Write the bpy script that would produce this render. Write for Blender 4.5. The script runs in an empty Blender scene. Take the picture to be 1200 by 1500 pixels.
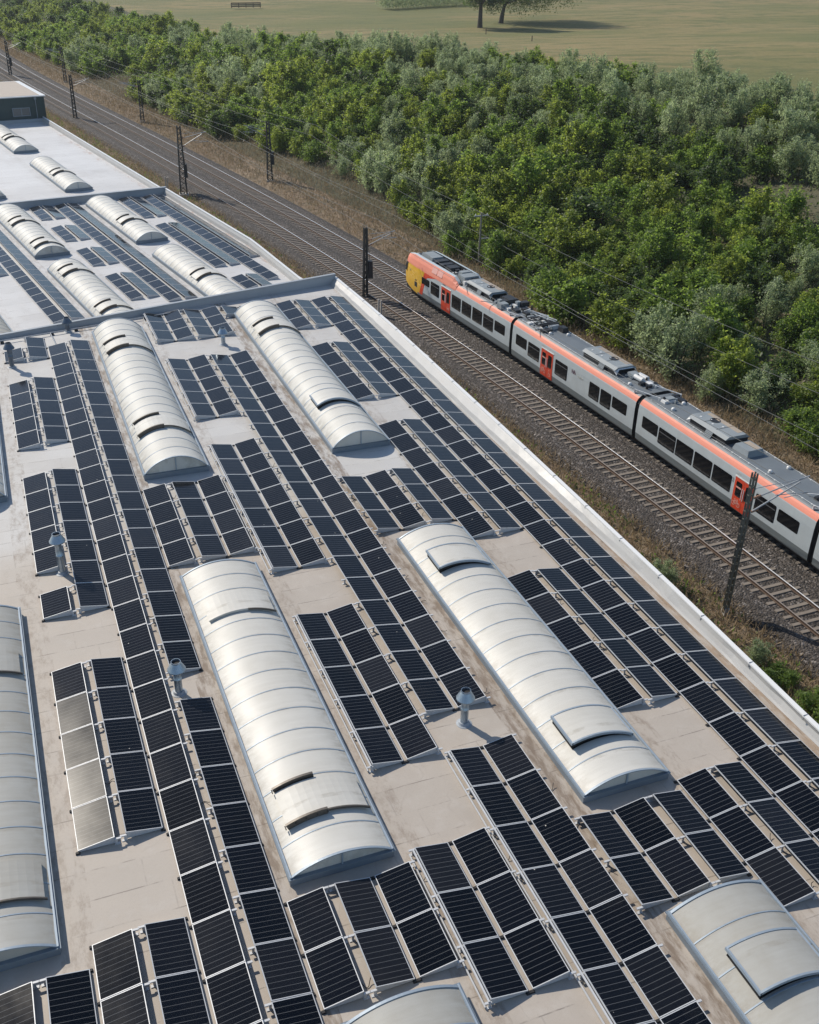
import bpy, math, random
import numpy as np
from mathutils import Vector, Matrix
random.seed(7); rng = np.random.default_rng(11)
sc = bpy.context.scene
COL = sc.collection
R = math.radians

# ------------------------------------------------------------------ camera
CAM = Vector((0.7396, -63.6399, 23.4353)); YAW, PITCH, ROLL, FPX = 0.390149, 0.525048, 0.027874, 1508.73
_f = Vector((math.sin(YAW)*math.cos(PITCH), math.cos(YAW)*math.cos(PITCH), -math.sin(PITCH)))
_r0 = Vector((math.cos(YAW), -math.sin(YAW), 0)); _u0 = _r0.cross(_f)
_r = math.cos(ROLL)*_r0 + math.sin(ROLL)*_u0; _u = -math.sin(ROLL)*_r0 + math.cos(ROLL)*_u0
cd = bpy.data.cameras.new("camera"); cam = bpy.data.objects.new("camera", cd); COL.objects.link(cam)
cam.matrix_world = Matrix(((_r.x, _u.x, -_f.x, CAM.x), (_r.y, _u.y, -_f.y, CAM.y), (_r.z, _u.z, -_f.z, CAM.z), (0, 0, 0, 1)))
cd.sensor_fit = 'HORIZONTAL'; cd.sensor_width = 36; cd.lens = 36*FPX/1200; cd.clip_start = .5; cd.clip_end = 6000
sc.camera = cam

# ------------------------------------------------------------------ sky, sun, exposure
SUN_EL, SUN_AZ = R(38.5), R(-26.5)          # azimuth measured from +y towards +x
w = bpy.data.worlds.new("World"); sc.world = w; w.use_nodes = True
nt = w.node_tree; bg = nt.nodes['Background']
sky = nt.nodes.new('ShaderNodeTexSky'); sky.sky_type = 'NISHITA'; sky.sun_disc = False
sky.sun_elevation = SUN_EL; sky.sun_rotation = SUN_AZ; sky.air_density = 1.0; sky.dust_density = .25; sky.ozone_density = 1.0
nt.links.new(sky.outputs[0], bg.inputs[0]); bg.inputs[1].default_value = 0.112
sl = bpy.data.lights.new("sun", 'SUN'); sl.energy = 4.1; sl.angle = R(0.53); sl.color = (1.0, .92, .80)
sun = bpy.data.objects.new("sun", sl); COL.objects.link(sun); sun.location = (-60, 120, 120)
SD = Vector((math.sin(SUN_AZ)*math.cos(SUN_EL), math.cos(SUN_AZ)*math.cos(SUN_EL), math.sin(SUN_EL)))
sun.rotation_euler = SD.to_track_quat('Z', 'Y').to_euler()
sc.view_settings.view_transform = 'Standard'; sc.view_settings.look = 'None'
sc.view_settings.exposure = 0.18; sc.view_settings.gamma = 1; sc.view_settings.use_curve_mapping = False
sc.render.engine = 'CYCLES'
sc.cycles.max_bounces = 6; sc.cycles.transparent_max_bounces = 6; sc.cycles.volume_bounces = 0

# ------------------------------------------------------------------ material helpers
class NT:
    def __init__(s, name):
        s.m = bpy.data.materials.new(name); s.m.use_nodes = True; s.t = s.m.node_tree
        s.b = s.t.nodes['Principled BSDF']; s.out = s.t.nodes['Material Output']
    def n(s, kind, **kw):
        x = s.t.nodes.new(kind)
        for k, v in kw.items():
            if k in ('inp',):
                for i, val in v.items():
                    s.put(x.inputs[i], val)
            else: setattr(x, k, v)
        return x
    def put(s, sock, v):
        if isinstance(v, bpy.types.NodeSocket): s.t.links.new(v, sock)
        elif isinstance(v, bpy.types.Node): s.t.links.new(v.outputs[0], sock)
        else:
            if hasattr(sock.default_value, '__len__') and not hasattr(v, '__len__'): v = (v, v, v)
            if hasattr(sock.default_value, '__len__') and len(sock.default_value) == 4 and len(v) == 3: v = (*v, 1)
            sock.default_value = v
    def math(s, op, a, b=0.0, c=0.0):
        x = s.n('ShaderNodeMath', operation=op); s.put(x.inputs[0], a); s.put(x.inputs[1], b); s.put(x.inputs[2], c); return x.outputs[0]
    def obj(s): return s.n('ShaderNodeTexCoord').outputs['Object']
    def pos(s): return s.n('ShaderNodeNewGeometry').outputs['Position']
    def xyz(s, v):
        x = s.n('ShaderNodeSeparateXYZ'); s.put(x.inputs[0], v); return x.outputs
    def noise(s, v, scale, detail=4, rough=.55, dim=None):
        x = s.n('ShaderNodeTexNoise'); s.put(x.inputs['Vector'], v); x.inputs['Scale'].default_value = scale
        x.inputs['Detail'].default_value = detail; x.inputs['Roughness'].default_value = rough; return x.outputs['Fac']
    def scale(s, v, k):
        x = s.n('ShaderNodeVectorMath', operation='MULTIPLY'); s.put(x.inputs[0], v); x.inputs[1].default_value = k; return x.outputs[0]
    def ramp(s, f, lo, hi):
        x = s.n('ShaderNodeMapRange'); x.interpolation_type = 'SMOOTHSTEP'; s.put(x.inputs[0], f); x.inputs[1].default_value = lo; x.inputs[2].default_value = hi; return x.outputs[0]
    def lin(s, f, a, b, c, d):
        x = s.n('ShaderNodeMapRange'); s.put(x.inputs[0], f)
        for i, q in enumerate((a, b, c, d)): x.inputs[i+1].default_value = q
        return x.outputs[0]
    def mix(s, f, a, b, mode='MIX'):
        x = s.n('ShaderNodeMix', data_type='RGBA', blend_type=mode); s.put(x.inputs[0], f); s.put(x.inputs[6], a); s.put(x.inputs[7], b); return x.outputs[2]
    def bump(s, h, strength=.3, dist=.02):
        x = s.n('ShaderNodeBump'); s.put(x.inputs['Height'], h); x.inputs['Strength'].default_value = strength; x.inputs['Distance'].default_value = dist
        s.t.links.new(x.outputs[0], s.b.inputs['Normal'])
    def set(s, **kw):
        for k, v in kw.items(): s.put(s.b.inputs[k.replace('_', ' ')], v)
        return s.m
def plain(name, base, rough=.5, metal=0.0, vary=.18, scale=2.0, spec=.5):
    q = NT(name); f = q.noise(q.pos(), scale, 5, .6)
    c = q.mix(f, tuple(max(0, b*(1-vary)) for b in base), tuple(min(1, b*(1+vary)) for b in base))
    q.set(Base_Color=c, Metallic=metal, Roughness=q.lin(f, .2, .8, max(.03, rough-.08), min(1, rough+.08)))
    q.b.inputs['Specular IOR Level'].default_value = spec
    return q.m
M = {}
# weathered roofing felt: warm beige near part, newer whiter sheets further off, seams, dirt runs beside the rooflights
def roof_mat(name, near, far, edge, dirt=1.0, seam=1.05, off=4.65):
    q = NT(name); o = q.obj(); x, y, z = q.xyz(o)
    n1 = q.noise(o, .22, 6, .62); n2 = q.noise(o, 1.7, 5, .65); n3 = q.noise(o, 14, 3, .6)
    wob = q.math('ADD', y, q.math('MULTIPLY', q.math('SUBTRACT', q.noise(o, .35, 3), .5), 5.0))
    c = q.mix(q.ramp(wob, edge-2.5, edge+2.5), near, far)
    c = q.mix(q.math('MULTIPLY', q.ramp(n1, .35, .75), .35), c, tuple(k*.72 for k in near))
    c = q.mix(q.math('MULTIPLY', q.ramp(n2, .45, .8), .22), c, (.62, .60, .57))
    # sheet to sheet shade differences and lapped seams
    fy = q.math('DIVIDE', q.math('ADD', y, q.math('MULTIPLY', q.math('SUBTRACT', q.noise(o, .8, 3), .5), .10)), seam)
    wn = q.n('ShaderNodeTexWhiteNoise', noise_dimensions='1D'); q.put(wn.inputs['W'], q.math('FLOOR', fy))
    c = q.mix(q.math('MULTIPLY', wn.outputs[0], .16), c, tuple(k*.6 for k in near))
    fr = q.math('FRACT', fy)
    line = q.math('MULTIPLY', q.math('LESS_THAN', fr, .035), q.ramp(q.noise(o, 1.1, 5, .7), .42, .62))
    c = q.mix(q.math('MULTIPLY', line, .6), c, (.12, .10, .085))
    # brown dirt runs
    m = q.math('FRACT', q.math('DIVIDE', q.math('SUBTRACT', x, off), 9.22))
    strip = q.math('MULTIPLY', q.math('LESS_THAN', m, .088), q.ramp(q.noise(q.scale(o, (3, .8, 1)), 1.0, 6, .7), .40, .62))
    c = q.mix(q.math('MULTIPLY', strip, .8*dirt), c, (.17, .12, .08))
    m2 = q.math('FRACT', q.math('DIVIDE', q.math('SUBTRACT', x, off+3.78), 9.22)); d2 = q.noise(q.scale(o, (2.2, .9, 1)), 1.3, 7, .75)
    c = q.mix(q.math('MULTIPLY', q.math('MULTIPLY', q.math('LESS_THAN', m2, .10), q.ramp(d2, .44, .66)), .55*dirt), c, (.20, .15, .11))
    if name != 'roofing_felt':
        e2 = q.math('MULTIPLY', q.ramp(x, 26.2, 27.0), q.ramp(q.noise(q.scale(o, (1.5, .5, 1)), .8, 6, .7), .52, .64)); c = q.mix(q.math('MULTIPLY', e2, .6), c, (.36, .22, .16))
    if name == 'roofing_felt':
        e2 = q.math('MULTIPLY', q.ramp(x, 22.5, 22.95), q.ramp(d2, .36, .60)); c = q.mix(q.math('MULTIPLY', e2, .7), c, (.30, .205, .13))
        d3 = q.noise(q.scale(o, (3.5, 1.4, 1)), 1.6, 6, .8); e3 = q.math('MULTIPLY', q.ramp(x, 22.55, 22.75), q.ramp(d3, .58, .64)); c = q.mix(q.math('MULTIPLY', e3, .8), c, (.13, .09, .055))
    blot = q.ramp(q.noise(q.scale(o, (1, .55, 1)), .5, 7, .72), .60, .74)
    c = q.mix(q.math('MULTIPLY', blot, .42*dirt), c, (.27, .20, .145))
    rg = q.noise(q.scale(o, (1, .7, 1)), .28, 4, .5); ring = q.math('SUBTRACT', 1.0, q.ramp(q.math('ABSOLUTE', q.math('SUBTRACT', rg, .56)), .0, .010))
    c = q.mix(q.math('MULTIPLY', q.math('MULTIPLY', ring, q.ramp(n2, .38, .62)), .16*dirt), c, (.22, .175, .135))
    c = q.mix(q.math('MULTIPLY', q.ramp(rg, .56, .66), .14), c, (.25, .21, .175))
    fx_ = q.math('FRACT', q.math('DIVIDE', q.math('ADD', x, q.math('MULTIPLY', wn.outputs[0], 7.0)), 7.4)); jx = q.math('MULTIPLY', q.math('LESS_THAN', fx_, .006), q.ramp(n2, .4, .6))
    c = q.mix(q.math('MULTIPLY', jx, .22), c, (.12, .10, .085))
    c = q.mix(q.math('MULTIPLY', q.ramp(n3, .5, .8), .12), c, (.14, .12, .10))
    q.bump(q.math('ADD', q.math('MULTIPLY', n2, .6), q.math('MULTIPLY', line, .6)), .35, .012)
    return q.set(Base_Color=c, Roughness=q.lin(n2, .3, .8, .48, .72))
M['roof'] = roof_mat("roofing_felt", (.455, .40, .34), (.54, .53, .51), -24.0)
M['roof2'] = roof_mat("roofing_felt_white", (.52, .51, .49), (.58, .575, .57), 10.0, .45, 1.5, 8.3)
M['roof3'] = roof_mat("roofing_felt_bright", (.58, .575, .57), (.62, .62, .62), 60.0, .15, 1.5, 8.3)
def stained_metal(name, base, stain, amt, rough):
    q = NT(name); o = q.pos(); f = q.ramp(q.noise(q.scale(o, (1.2, .25, 1.5)), .55, 7, .72), .52, .74)
    c = q.mix(q.math('MULTIPLY', f, amt), base, stain); n = q.noise(o, 1.1, 5)
    c = q.mix(q.lin(n, .2, .8, 0, .12), c, tuple(k*.6 for k in base))
    return q.set(Base_Color=c, Roughness=q.lin(n, .2, .8, rough-.1, rough+.1))
M['parapet'] = stained_metal("parapet_sheet", (.44, .435, .42), (.36, .31, .26), .45, .5)
M['coping'] = stained_metal("coping_metal", (.74, .74, .73), (.5, .48, .45), .3, .4)
M['upstand'] = stained_metal("upstand_felt", (.34, .37, .40), (.3, .29, .27), .4, .55)
M['alu'] = plain("aluminium", (.54, .55, .56), .5, .12, .1, 9)
M['steel'] = plain("galvanised_steel", (.36, .375, .39), .5, .3, .22, 6)
M['rubber'] = plain("black_rubber", (.02, .02, .022), .7)
# PV glass: cell rows drawn across the module, slight shade differences from module to module
def pv(nm, r0):
    q = NT(nm); o = q.obj(); x, y, z = q.xyz(o)
    oi = q.n('ShaderNodeObjectInfo').outputs['Random']
    fy = q.math('FRACT', q.math('DIVIDE', y, .1675))
    l = q.math('LESS_THAN', fy, .075)
    c = q.mix(oi, (.0012, .0018, .0032), (.0035, .0050, .0090))
    c = q.mix(q.math('MULTIPLY', l, .62), c, (.15, .155, .16))
    d = q.noise(q.pos(), .9, 5, .65)
    c = q.mix(q.math('MULTIPLY', q.ramp(d, .5, .85), .02), c, (.4, .37, .33))
    c = q.mix(q.math('MULTIPLY', q.math('POWER', oi, 5.0), .016), c, (.5, .46, .40))
    sp = q.n('ShaderNodeTexVoronoi'); q.put(sp.inputs['Vector'], q.pos()); sp.inputs['Scale'].default_value = 1.1
    c = q.mix(q.math('LESS_THAN', sp.outputs['Distance'], .022), c, (.55, .53, .48))
    r = q.math('ADD', q.lin(oi, 0, 1, r0, r0+.06), q.lin(d, .3, .8, -.02, .04))
    q.b.inputs['Specular IOR Level'].default_value = .21; q.b.inputs['Sheen Weight'].default_value = .32; q.b.inputs['Sheen Roughness'].default_value = .18; q.b.inputs['Sheen Tint'].default_value = (.42, .62, .95, 1); q.b.inputs['IOR'].default_value = 1.5  # sky reflection at grazing angles painted in as a blue sheen tint
    return q.set(Base_Color=c, Roughness=r)
M['pv'] = pv('pv_glass', .07); M['pvm'] = pv('pv_glass_matt', .21)
# rooflight sheets: milky polycarbonate, streaked
def poly(name, base, dirt, spec=.22):
    q = NT(name); q.b.inputs['Specular IOR Level'].default_value = spec; o = q.obj(); x, y, z = q.xyz(o)
    st = q.noise(q.scale(o, (.6, 7, .6)), 1.0, 5, .6); n = q.noise(o, .8, 5, .6)
    fy = q.math('FLOOR', q.math('DIVIDE', y, 1.06)); wn = q.n('ShaderNodeTexWhiteNoise', noise_dimensions='1D'); q.put(wn.inputs['W'], fy)
    c = q.mix(q.math('MULTIPLY', q.ramp(n, .4, .8), .5), base, dirt)
    c = q.mix(q.math('MULTIPLY', wn.outputs[0], .22), c, dirt)
    c = q.mix(q.lin(st, .3, .75, 0, .28), c, tuple(k*.8 for k in dirt))
    ed = q.math('ABSOLUTE', q.math('SUBTRACT', x, 1.48)); g_ = q.noise(q.scale(o, (1.2, 2.5, 1)), 1.4, 6, .7)
    c = q.mix(q.math('MULTIPLY', q.math('MULTIPLY', q.ramp(ed, .85, 1.5), q.ramp(g_, .35, .7)), .55), c, (.27, .235, .18))
    ry = q.math('FRACT', q.math('DIVIDE', y, 1.06)); rd = q.math('MINIMUM', ry, q.math('SUBTRACT', 1.0, ry))
    c = q.mix(q.math('MULTIPLY', q.math('MULTIPLY', q.math('LESS_THAN', rd, .07), q.ramp(g_, .42, .62)), .38), c, (.30, .27, .22))
    return q.set(Base_Color=c, Roughness=q.lin(n, .3, .8, .47, .57))
M['poly'] = poly("milky_sheet", (.62, .60, .55), (.51, .485, .425), .42)
M['polyw'] = poly("milky_sheet_white", (.65, .635, .59), (.54, .52, .465))
M['polyg'] = poly("milky_sheet_grey", (.44, .435, .405), (.34, .315, .265))
M['ribm'] = plain("arch_metal", (.30, .36, .42), .5, .15, .15, 6)
M['curb'] = plain("curb_sheet", (.19, .23, .27), .5, .2, .15, 3)
M['slot'] = plain("brown_deflector", (.11, .095, .08), .5, .3, .3, 4)
M['dark'] = plain("dark_void", (.012, .012, .013), .7)
M['galv'] = plain("vent_sheet", (.34, .41, .48), .38, .8, .3, 5)
M['galvd'] = plain("vent_sheet_dark", (.12, .15, .19), .4, .6, .3, 5)
# railway
def ballast():
    q = NT("ballast_stone"); o = q.pos()
    v = q.n('ShaderNodeTexVoronoi'); q.put(v.inputs['Vector'], o); v.inputs['Scale'].default_value = 9.0
    n = q.noise(o, .35, 5, .6); g = q.n('ShaderNodeSeparateColor'); q.put(g.inputs[0], v.outputs['Color'])
    c = q.mix(g.outputs[0], (.015, .012, .010), (.100, .082, .068))
    c = q.mix(q.math('POWER', g.outputs[1], 7.0), c, (.30, .27, .25))
    c = q.mix(q.lin(n, .3, .7, 0, .5), c, (.036, .031, .027))
    q.bump(q.math('SUBTRACT', 1.0, v.outputs['Distance']), 1.0, .09)
    return q.set(Base_Color=c, Roughness=.9)
M['ballast'] = ballast()
M['sleeper'] = plain("sleeper_concrete", (.21, .178, .145), .85, 0, .3, 3)
M['railside'] = plain("rail_rust", (.10, .065, .045), .7, .2, .3, 4)
M['railtop'] = plain("rail_polish", (.9, .89, .88), .42, .5, .05, 2)
M['railnoglint'] = plain("rail_no_glint", (.34, .29, .25), .5, .4, .1, 2)  # darker copy of the rail top: missing sun glint painted into the colour
M['mast'] = plain("mast_steel", (.040, .043, .042), .6, .3, .3, 3)
M['mastl'] = plain("mast_paint", (.17, .165, .135), .55, .2, .3, 3)
M['wood'] = plain("pole_wood", (.23, .21, .18), .8, 0, .25, 4)
M['wire'] = plain("wire_copper", (.17, .17, .16), .5, .2, .1, 2)
M['insul'] = plain("insulator", (.30, .16, .10), .3, 0, .1, 2)
M['conc'] = plain("concrete", (.42, .40, .37), .85, 0, .2, 3)
# ground
def ground_mat(name, a, b, c3, s1=.06, s2=.7, stretch=(1, 1, 1)):
    q = NT(name); o = q.scale(q.pos(), stretch); n1 = q.noise(o, s1, 6, .6); n2 = q.noise(o, s2, 6, .65); n3 = q.noise(q.pos(), 7, 3, .7)
    c = q.mix(q.ramp(n1, .38, .62), a, b); c = q.mix(q.math('MULTIPLY', q.ramp(n2, .46, .62), .85), c, c3)
    c = q.mix(q.lin(n3, .3, .75, 0, .35), c, tuple(k*.5 for k in a)); n4 = q.noise(q.pos(), 1.3, 6, .75); c = q.mix(q.math('MULTIPLY', q.ramp(n4, .48, .68), .5), c, tuple(k*.45 for k in c3)); q.bump(n3, .8, .1)
    return q.set(Base_Color=c, Roughness=.95)
M['dirt'] = ground_mat("dry_verge_soil", (.23, .165, .105), (.30, .225, .15), (.15, .12, .07))
M['slope'] = ground_mat("slope_soil", (.085, .082, .045), (.15, .130, .078), (.055, .062, .026))
M['field'] = ground_mat("mown_field", (.150, .150, .040), (.270, .205, .080), (.110, .125, .032), .028, .22, (.45, 1.0, 1))
def leaf(name, a, b, trans, tr=.35):
    q = NT(name); oi = q.n('ShaderNodeObjectInfo').outputs['Random']; n = q.noise(q.pos(), .8, 3, .6)
    f = q.math('ADD', q.math('MULTIPLY', oi, .7), q.lin(n, .3, .7, 0, .3))
    c = q.mix(f, a, b); q.set(Base_Color=c, Roughness=.5); q.b.inputs['Specular IOR Level'].default_value = .35
    t = q.n('ShaderNodeBsdfTranslucent'); q.put(t.inputs[0], q.mix(f, tuple(k*.7 for k in trans), trans))
    ms = q.n('ShaderNodeMixShader'); ms.inputs[0].default_value = tr
    q.t.links.new(q.b.outputs[0], ms.inputs[1]); q.t.links.new(t.outputs[0], ms.inputs[2]); q.t.links.new(ms.outputs[0], q.out.inputs[0])
    return q.m
M['leafg'] = leaf("leaf_green", (.060, .102, .027), (.135, .190, .044), (.42, .60, .10), .5)
M['leafs'] = leaf("leaf_silver", (.135, .178, .100), (.270, .310, .195), (.58, .70, .35), .48)
M['leafd'] = leaf("leaf_dark", (.038, .068, .025), (.085, .125, .044), (.24, .36, .07), .42)
M['leafy'] = leaf("leaf_yellowish", (.080, .118, .026), (.165, .205, .045), (.52, .64, .10), .5)
M['leafb'] = leaf("brush_brown", (.15, .122, .080), (.265, .22, .145), (.3, .25, .16), .3)
M['straw'] = leaf("straw", (.23, .17, .10), (.37, .285, .18), (.36, .27, .16), .35)
M['bark'] = plain("bark", (.07, .058, .045), .9, 0, .3, 6)
# train
def paint(name, base, rough=.3, dirt=.18):
    q = NT(name); o = q.pos(); n = q.noise(q.scale(o, (1, 1, .4)), 1.3, 6, .65); g = q.noise(o, 9, 3)
    c = q.mix(q.lin(n, .4, .8, 0, dirt), base, (.16, .14, .12)); q.b.inputs['Coat Weight'].default_value = .25; q.b.inputs['Coat Roughness'].default_value = .2
    return q.set(Base_Color=c, Roughness=q.lin(g, .2, .8, rough-.06, rough+.12))
M['t_grey'] = paint("train_light_grey", (.50, .55, .56)); M['t_skirt'] = paint("train_skirt_grey", (.16, .185, .19), .5, .35)
M['t_coral'] = plain("train_coral", (.76, .27, .185), .55, 0, .06, 1.2, .25); M['t_yellow'] = paint("train_yellow", (.82, .47, .04)); M['t_red'] = paint("train_red", (.68, .065, .022), .4, .08)
M['t_roof'] = plain("train_roof_grey", (.145, .165, .18), .55, 0, .2, 1.2); M['t_ac'] = plain("train_unit_grey", (.24, .27, .285), .6, 0, .2, 1.5)
M['t_tan'] = paint("train_unit_tan", (.42, .34, .25), .5, .3); M['t_white'] = paint("train_white", (.72, .72, .70), .4, .2)
M['t_dark'] = plain("train_dark_parts", (.024, .026, .030), .55, .2, .4, 5); M['t_black'] = plain("bellows_rubber", (.008, .008, .009), .7)
q = NT("train_glass"); q.set(Base_Color=(.006, .007, .009), Roughness=.10); q.b.inputs['Specular IOR Level'].default_value = .3; M['t_glass'] = q.m
q = NT("train_window_rail"); q.set(Base_Color=(.10, .105, .11), Roughness=.4); M['t_wrail'] = q.m
q = NT("headlamp"); q.set(Base_Color=(.9, .9, .88), Roughness=.1); M['t_lamp'] = q.m
M['t_pink'] = paint("train_pale_pink", (.72, .36, .30), .4, .1); M['t_ltext'] = paint("pale_lettering", (.68, .68, .62), .5, .1)
M['t_maroon'] = paint("maroon_lettering", (.16, .05, .07), .5, .1); M['t_gtext'] = paint("grey_lettering", (.20, .22, .23), .5, .1)
# far building
def clad():
    q = NT("dark_green_cladding"); o = q.obj(); x, y, z = q.xyz(o); l = q.math('LESS_THAN', q.math('FRACT', q.math('DIVIDE', x, .9)), .05)
    n = q.noise(o, .6, 4); c = q.mix(n, (.007, .034, .040), (.012, .048, .054)); c = q.mix(q.math('MULTIPLY', l, .6), c, (.006, .02, .024))
    return q.set(Base_Color=c, Roughness=.45)
M['clad'] = clad(); M['hallwall'] = plain("hall_render", (.42, .41, .39), .8, 0, .15, .5)
M['gravelroof'] = plain("gravel_roof", (.46, .40, .34), .9, 0, .15, 1.5)
q = NT("window_glass"); q.set(Base_Color=(.10, .115, .12), Roughness=.12); M['wglass'] = q.m

# ------------------------------------------------------------------ mesh helpers
class MB:
    def __init__(s): s.v = []; s.f = []; s.m = []
    def add(s, vs, fs, mi=0):
        b = len(s.v); s.v += [tuple(p) for p in vs]; s.f += [tuple(b+i for i in f) for f in fs]; s.m += [mi]*len(fs); return s
    def box(s, x0, x1, y0, y1, z0, z1, mi=0):
        return s.add([(x0, y0, z0), (x1, y0, z0), (x1, y1, z0), (x0, y1, z0), (x0, y0, z1), (x1, y0, z1), (x1, y1, z1), (x0, y1, z1)],
                     [(3, 2, 1, 0), (4, 5, 6, 7), (0, 1, 5, 4), (1, 2, 6, 5), (2, 3, 7, 6), (3, 0, 4, 7)], mi)
    def tbox(s, x0, x1, y0, y1, z0, z1, ins, mi=0):     # box whose top is inset (chamfered unit)
        return s.add([(x0, y0, z0), (x1, y0, z0), (x1, y1, z0), (x0, y1, z0), (x0+ins, y0+ins, z1), (x1-ins, y0+ins, z1), (x1-ins, y1-ins, z1), (x0+ins, y1-ins, z1)],
                     [(3, 2, 1, 0), (4, 5, 6, 7), (0, 1, 5, 4), (1, 2, 6, 5), (2, 3, 7, 6), (3, 0, 4, 7)], mi)
    def bar(s, a, b, wd, hd=None, mi=0):
        a = Vector(a); b = Vector(b); d = (b-a); 
        if d.length < 1e-6: return s
        d.normalize(); hd = hd or wd
        u = d.cross(Vector((0, 0, 1))); 
        if u.length < 1e-3: u = Vector((1, 0, 0))
        u.normalize(); v = u.cross(d); u *= wd/2; v *= hd/2
        return s.add([a-u-v, a+u-v, a+u+v, a-u+v, b-u-v, b+u-v, b+u+v, b-u+v],
                     [(3, 2, 1, 0), (4, 5, 6, 7), (0, 1, 5, 4), (1, 2, 6, 5), (2, 3, 7, 6), (3, 0, 4, 7)], mi)
    def tube(s, a, b, r0, r1=None, n=10, mi=0, caps=True):
        a = Vector(a); b = Vector(b); r1 = r0 if r1 is None else r1; d = (b-a).normalized()
        u = d.cross(Vector((0, 0, 1))); 
        if u.length < 1e-3: u = Vector((1, 0, 0))
        u.normalize(); v = u.cross(d); ps = []
        for c, r in ((a, r0), (b, r1)):
            for i in range(n): t = 2*math.pi*i/n; ps.append(c+u*(r*math.cos(t))+v*(r*math.sin(t)))
        fs = [(i, (i+1) % n, n+(i+1) % n, n+i) for i in range(n)]
        if caps: fs += [tuple(range(n-1, -1, -1)), tuple(range(n, 2*n))]
        return s.add(ps, fs, mi)
    def lathe(s, c, prof, n=20, mi=0):
        ps = [(c[0]+r*math.cos(2*math.pi*i/n), c[1]+r*math.sin(2*math.pi*i/n), c[2]+z) for r, z in prof for i in range(n)]
        fs = [(k*n+i, k*n+(i+1) % n, (k+1)*n+(i+1) % n, (k+1)*n+i) for k in range(len(prof)-1) for i in range(n)]
        return s.add(ps, fs, mi)
    def loft(s, rings, mi=0, closed=True, matf=None):
        n = len(rings[0]); b = len(s.v); s.v += [tuple(p) for r in rings for p in r]
        for k in range(len(rings)-1):
            for i in range(n if closed else n-1):
                j = (i+1) % n; s.f.append((b+k*n+i, b+k*n+j, b+(k+1)*n+j, b+(k+1)*n+i)); s.m.append(matf(k, i) if matf else mi)
        return s
    def mesh(s, name, mats, smooth=False):
        me = bpy.data.meshes.new(name); me.from_pydata(s.v, [], s.f)
        for m in (mats if isinstance(mats, (list, tuple)) else [mats]): me.materials.append(M[m] if isinstance(m, str) else m)
        if any(s.m): me.polygons.foreach_set('material_index', s.m)
        if smooth: me.polygons.foreach_set('use_smooth', [True]*len(me.polygons))
        me.update(); return me
    def build(s, name, mats, parent=None, loc=None, rz=0, smooth=False):
        return link(name, s.mesh(name, mats, smooth), parent, loc, rz)
def link(name, data, parent=None, loc=None, rz=0.0):
    o = bpy.data.objects.new(name, data); COL.objects.link(o); o.parent = parent
    if loc is not None: o.location = loc
    if rz: o.rotation_euler = (0, 0, rz)
    return o
def tag(o, label, cat=None, group=None, kind=None):
    o['label'] = label
    if cat: o['category'] = cat
    if group: o['group'] = group
    if kind: o['kind'] = kind
    return o
def thing(name, label, cat, loc=(0, 0, 0), rz=0.0, group=None):
    return tag(link(name, None, None, loc, rz), label, cat, group)
def ptop(o, p): return o

# hall 2/3 frame (turned against the main hall)
AL = R(9.85); CA, SA = math.cos(AL), math.sin(AL)
def H(s_, t_, z): return Vector((s_*CA-t_*SA, s_*SA+t_*CA, z))
Z2, Z3 = -3.7, -4.0

# ------------------------------------------------------------------ terrain functions (track centre line, embankment)
ZR = -5.4                                   # rail top
def xc0(y):
    return 2.43318360e-06*y**3-8.25566749e-04*y**2-7.83530687e-02*y+32.8597791
def dx0(y): return 7.2995508e-06*y*y-1.651133498e-03*y-7.83530687e-02
def xc(y):
    if y > 205: return xc0(205)+dx0(205)*(y-205)
    if y < -45: return xc0(-45)+dx0(-45)*(y+45)
    return xc0(y)
def dxc(y): return dx0(min(205, max(-45, y)))
def trk(y, off):                             # point at lateral offset off (to the east) from the near track's centre
    d = dxc(y); n = math.hypot(1, d); return Vector((xc(y)+off/n, y-off*d/n))
FAR = 4.0
CREST = [(-200, 7.2), (-50, 7.0), (30, 6.3), (92, 4.2), (108, 3.2), (141, .8), (190, -2), (260, -3), (600, -3), (3000, -3)]
def interp(T, x):
    for (a, b), (c, d) in zip(T, T[1:]):
        if x <= c: return b+(d-b)*max(0, (x-a))/(c-a)
    return T[-1][1]
def sm(t): t = min(1, max(0, t)); return t*t*(3-2*t)
def gz_d(y, d):                              # ground height at lateral distance d from the FAR track's centre
    c = interp(CREST, y)
    base = -6.15
    if d > 3: base = -6.15+.5*sm((d-3)/5)
    if d > 8:
        t = (d-8)/40
        rise = t if t < 1 else 1
        base = -5.65+(c+5.65)*(sm(rise)*.55+rise*.45)
    if d > 48: base = c+.012*(d-48)
    return base
def gz(x, y):
    d = (x-xc(y))/math.hypot(1, dxc(y))-FAR
    return gz_d(y, d)

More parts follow.
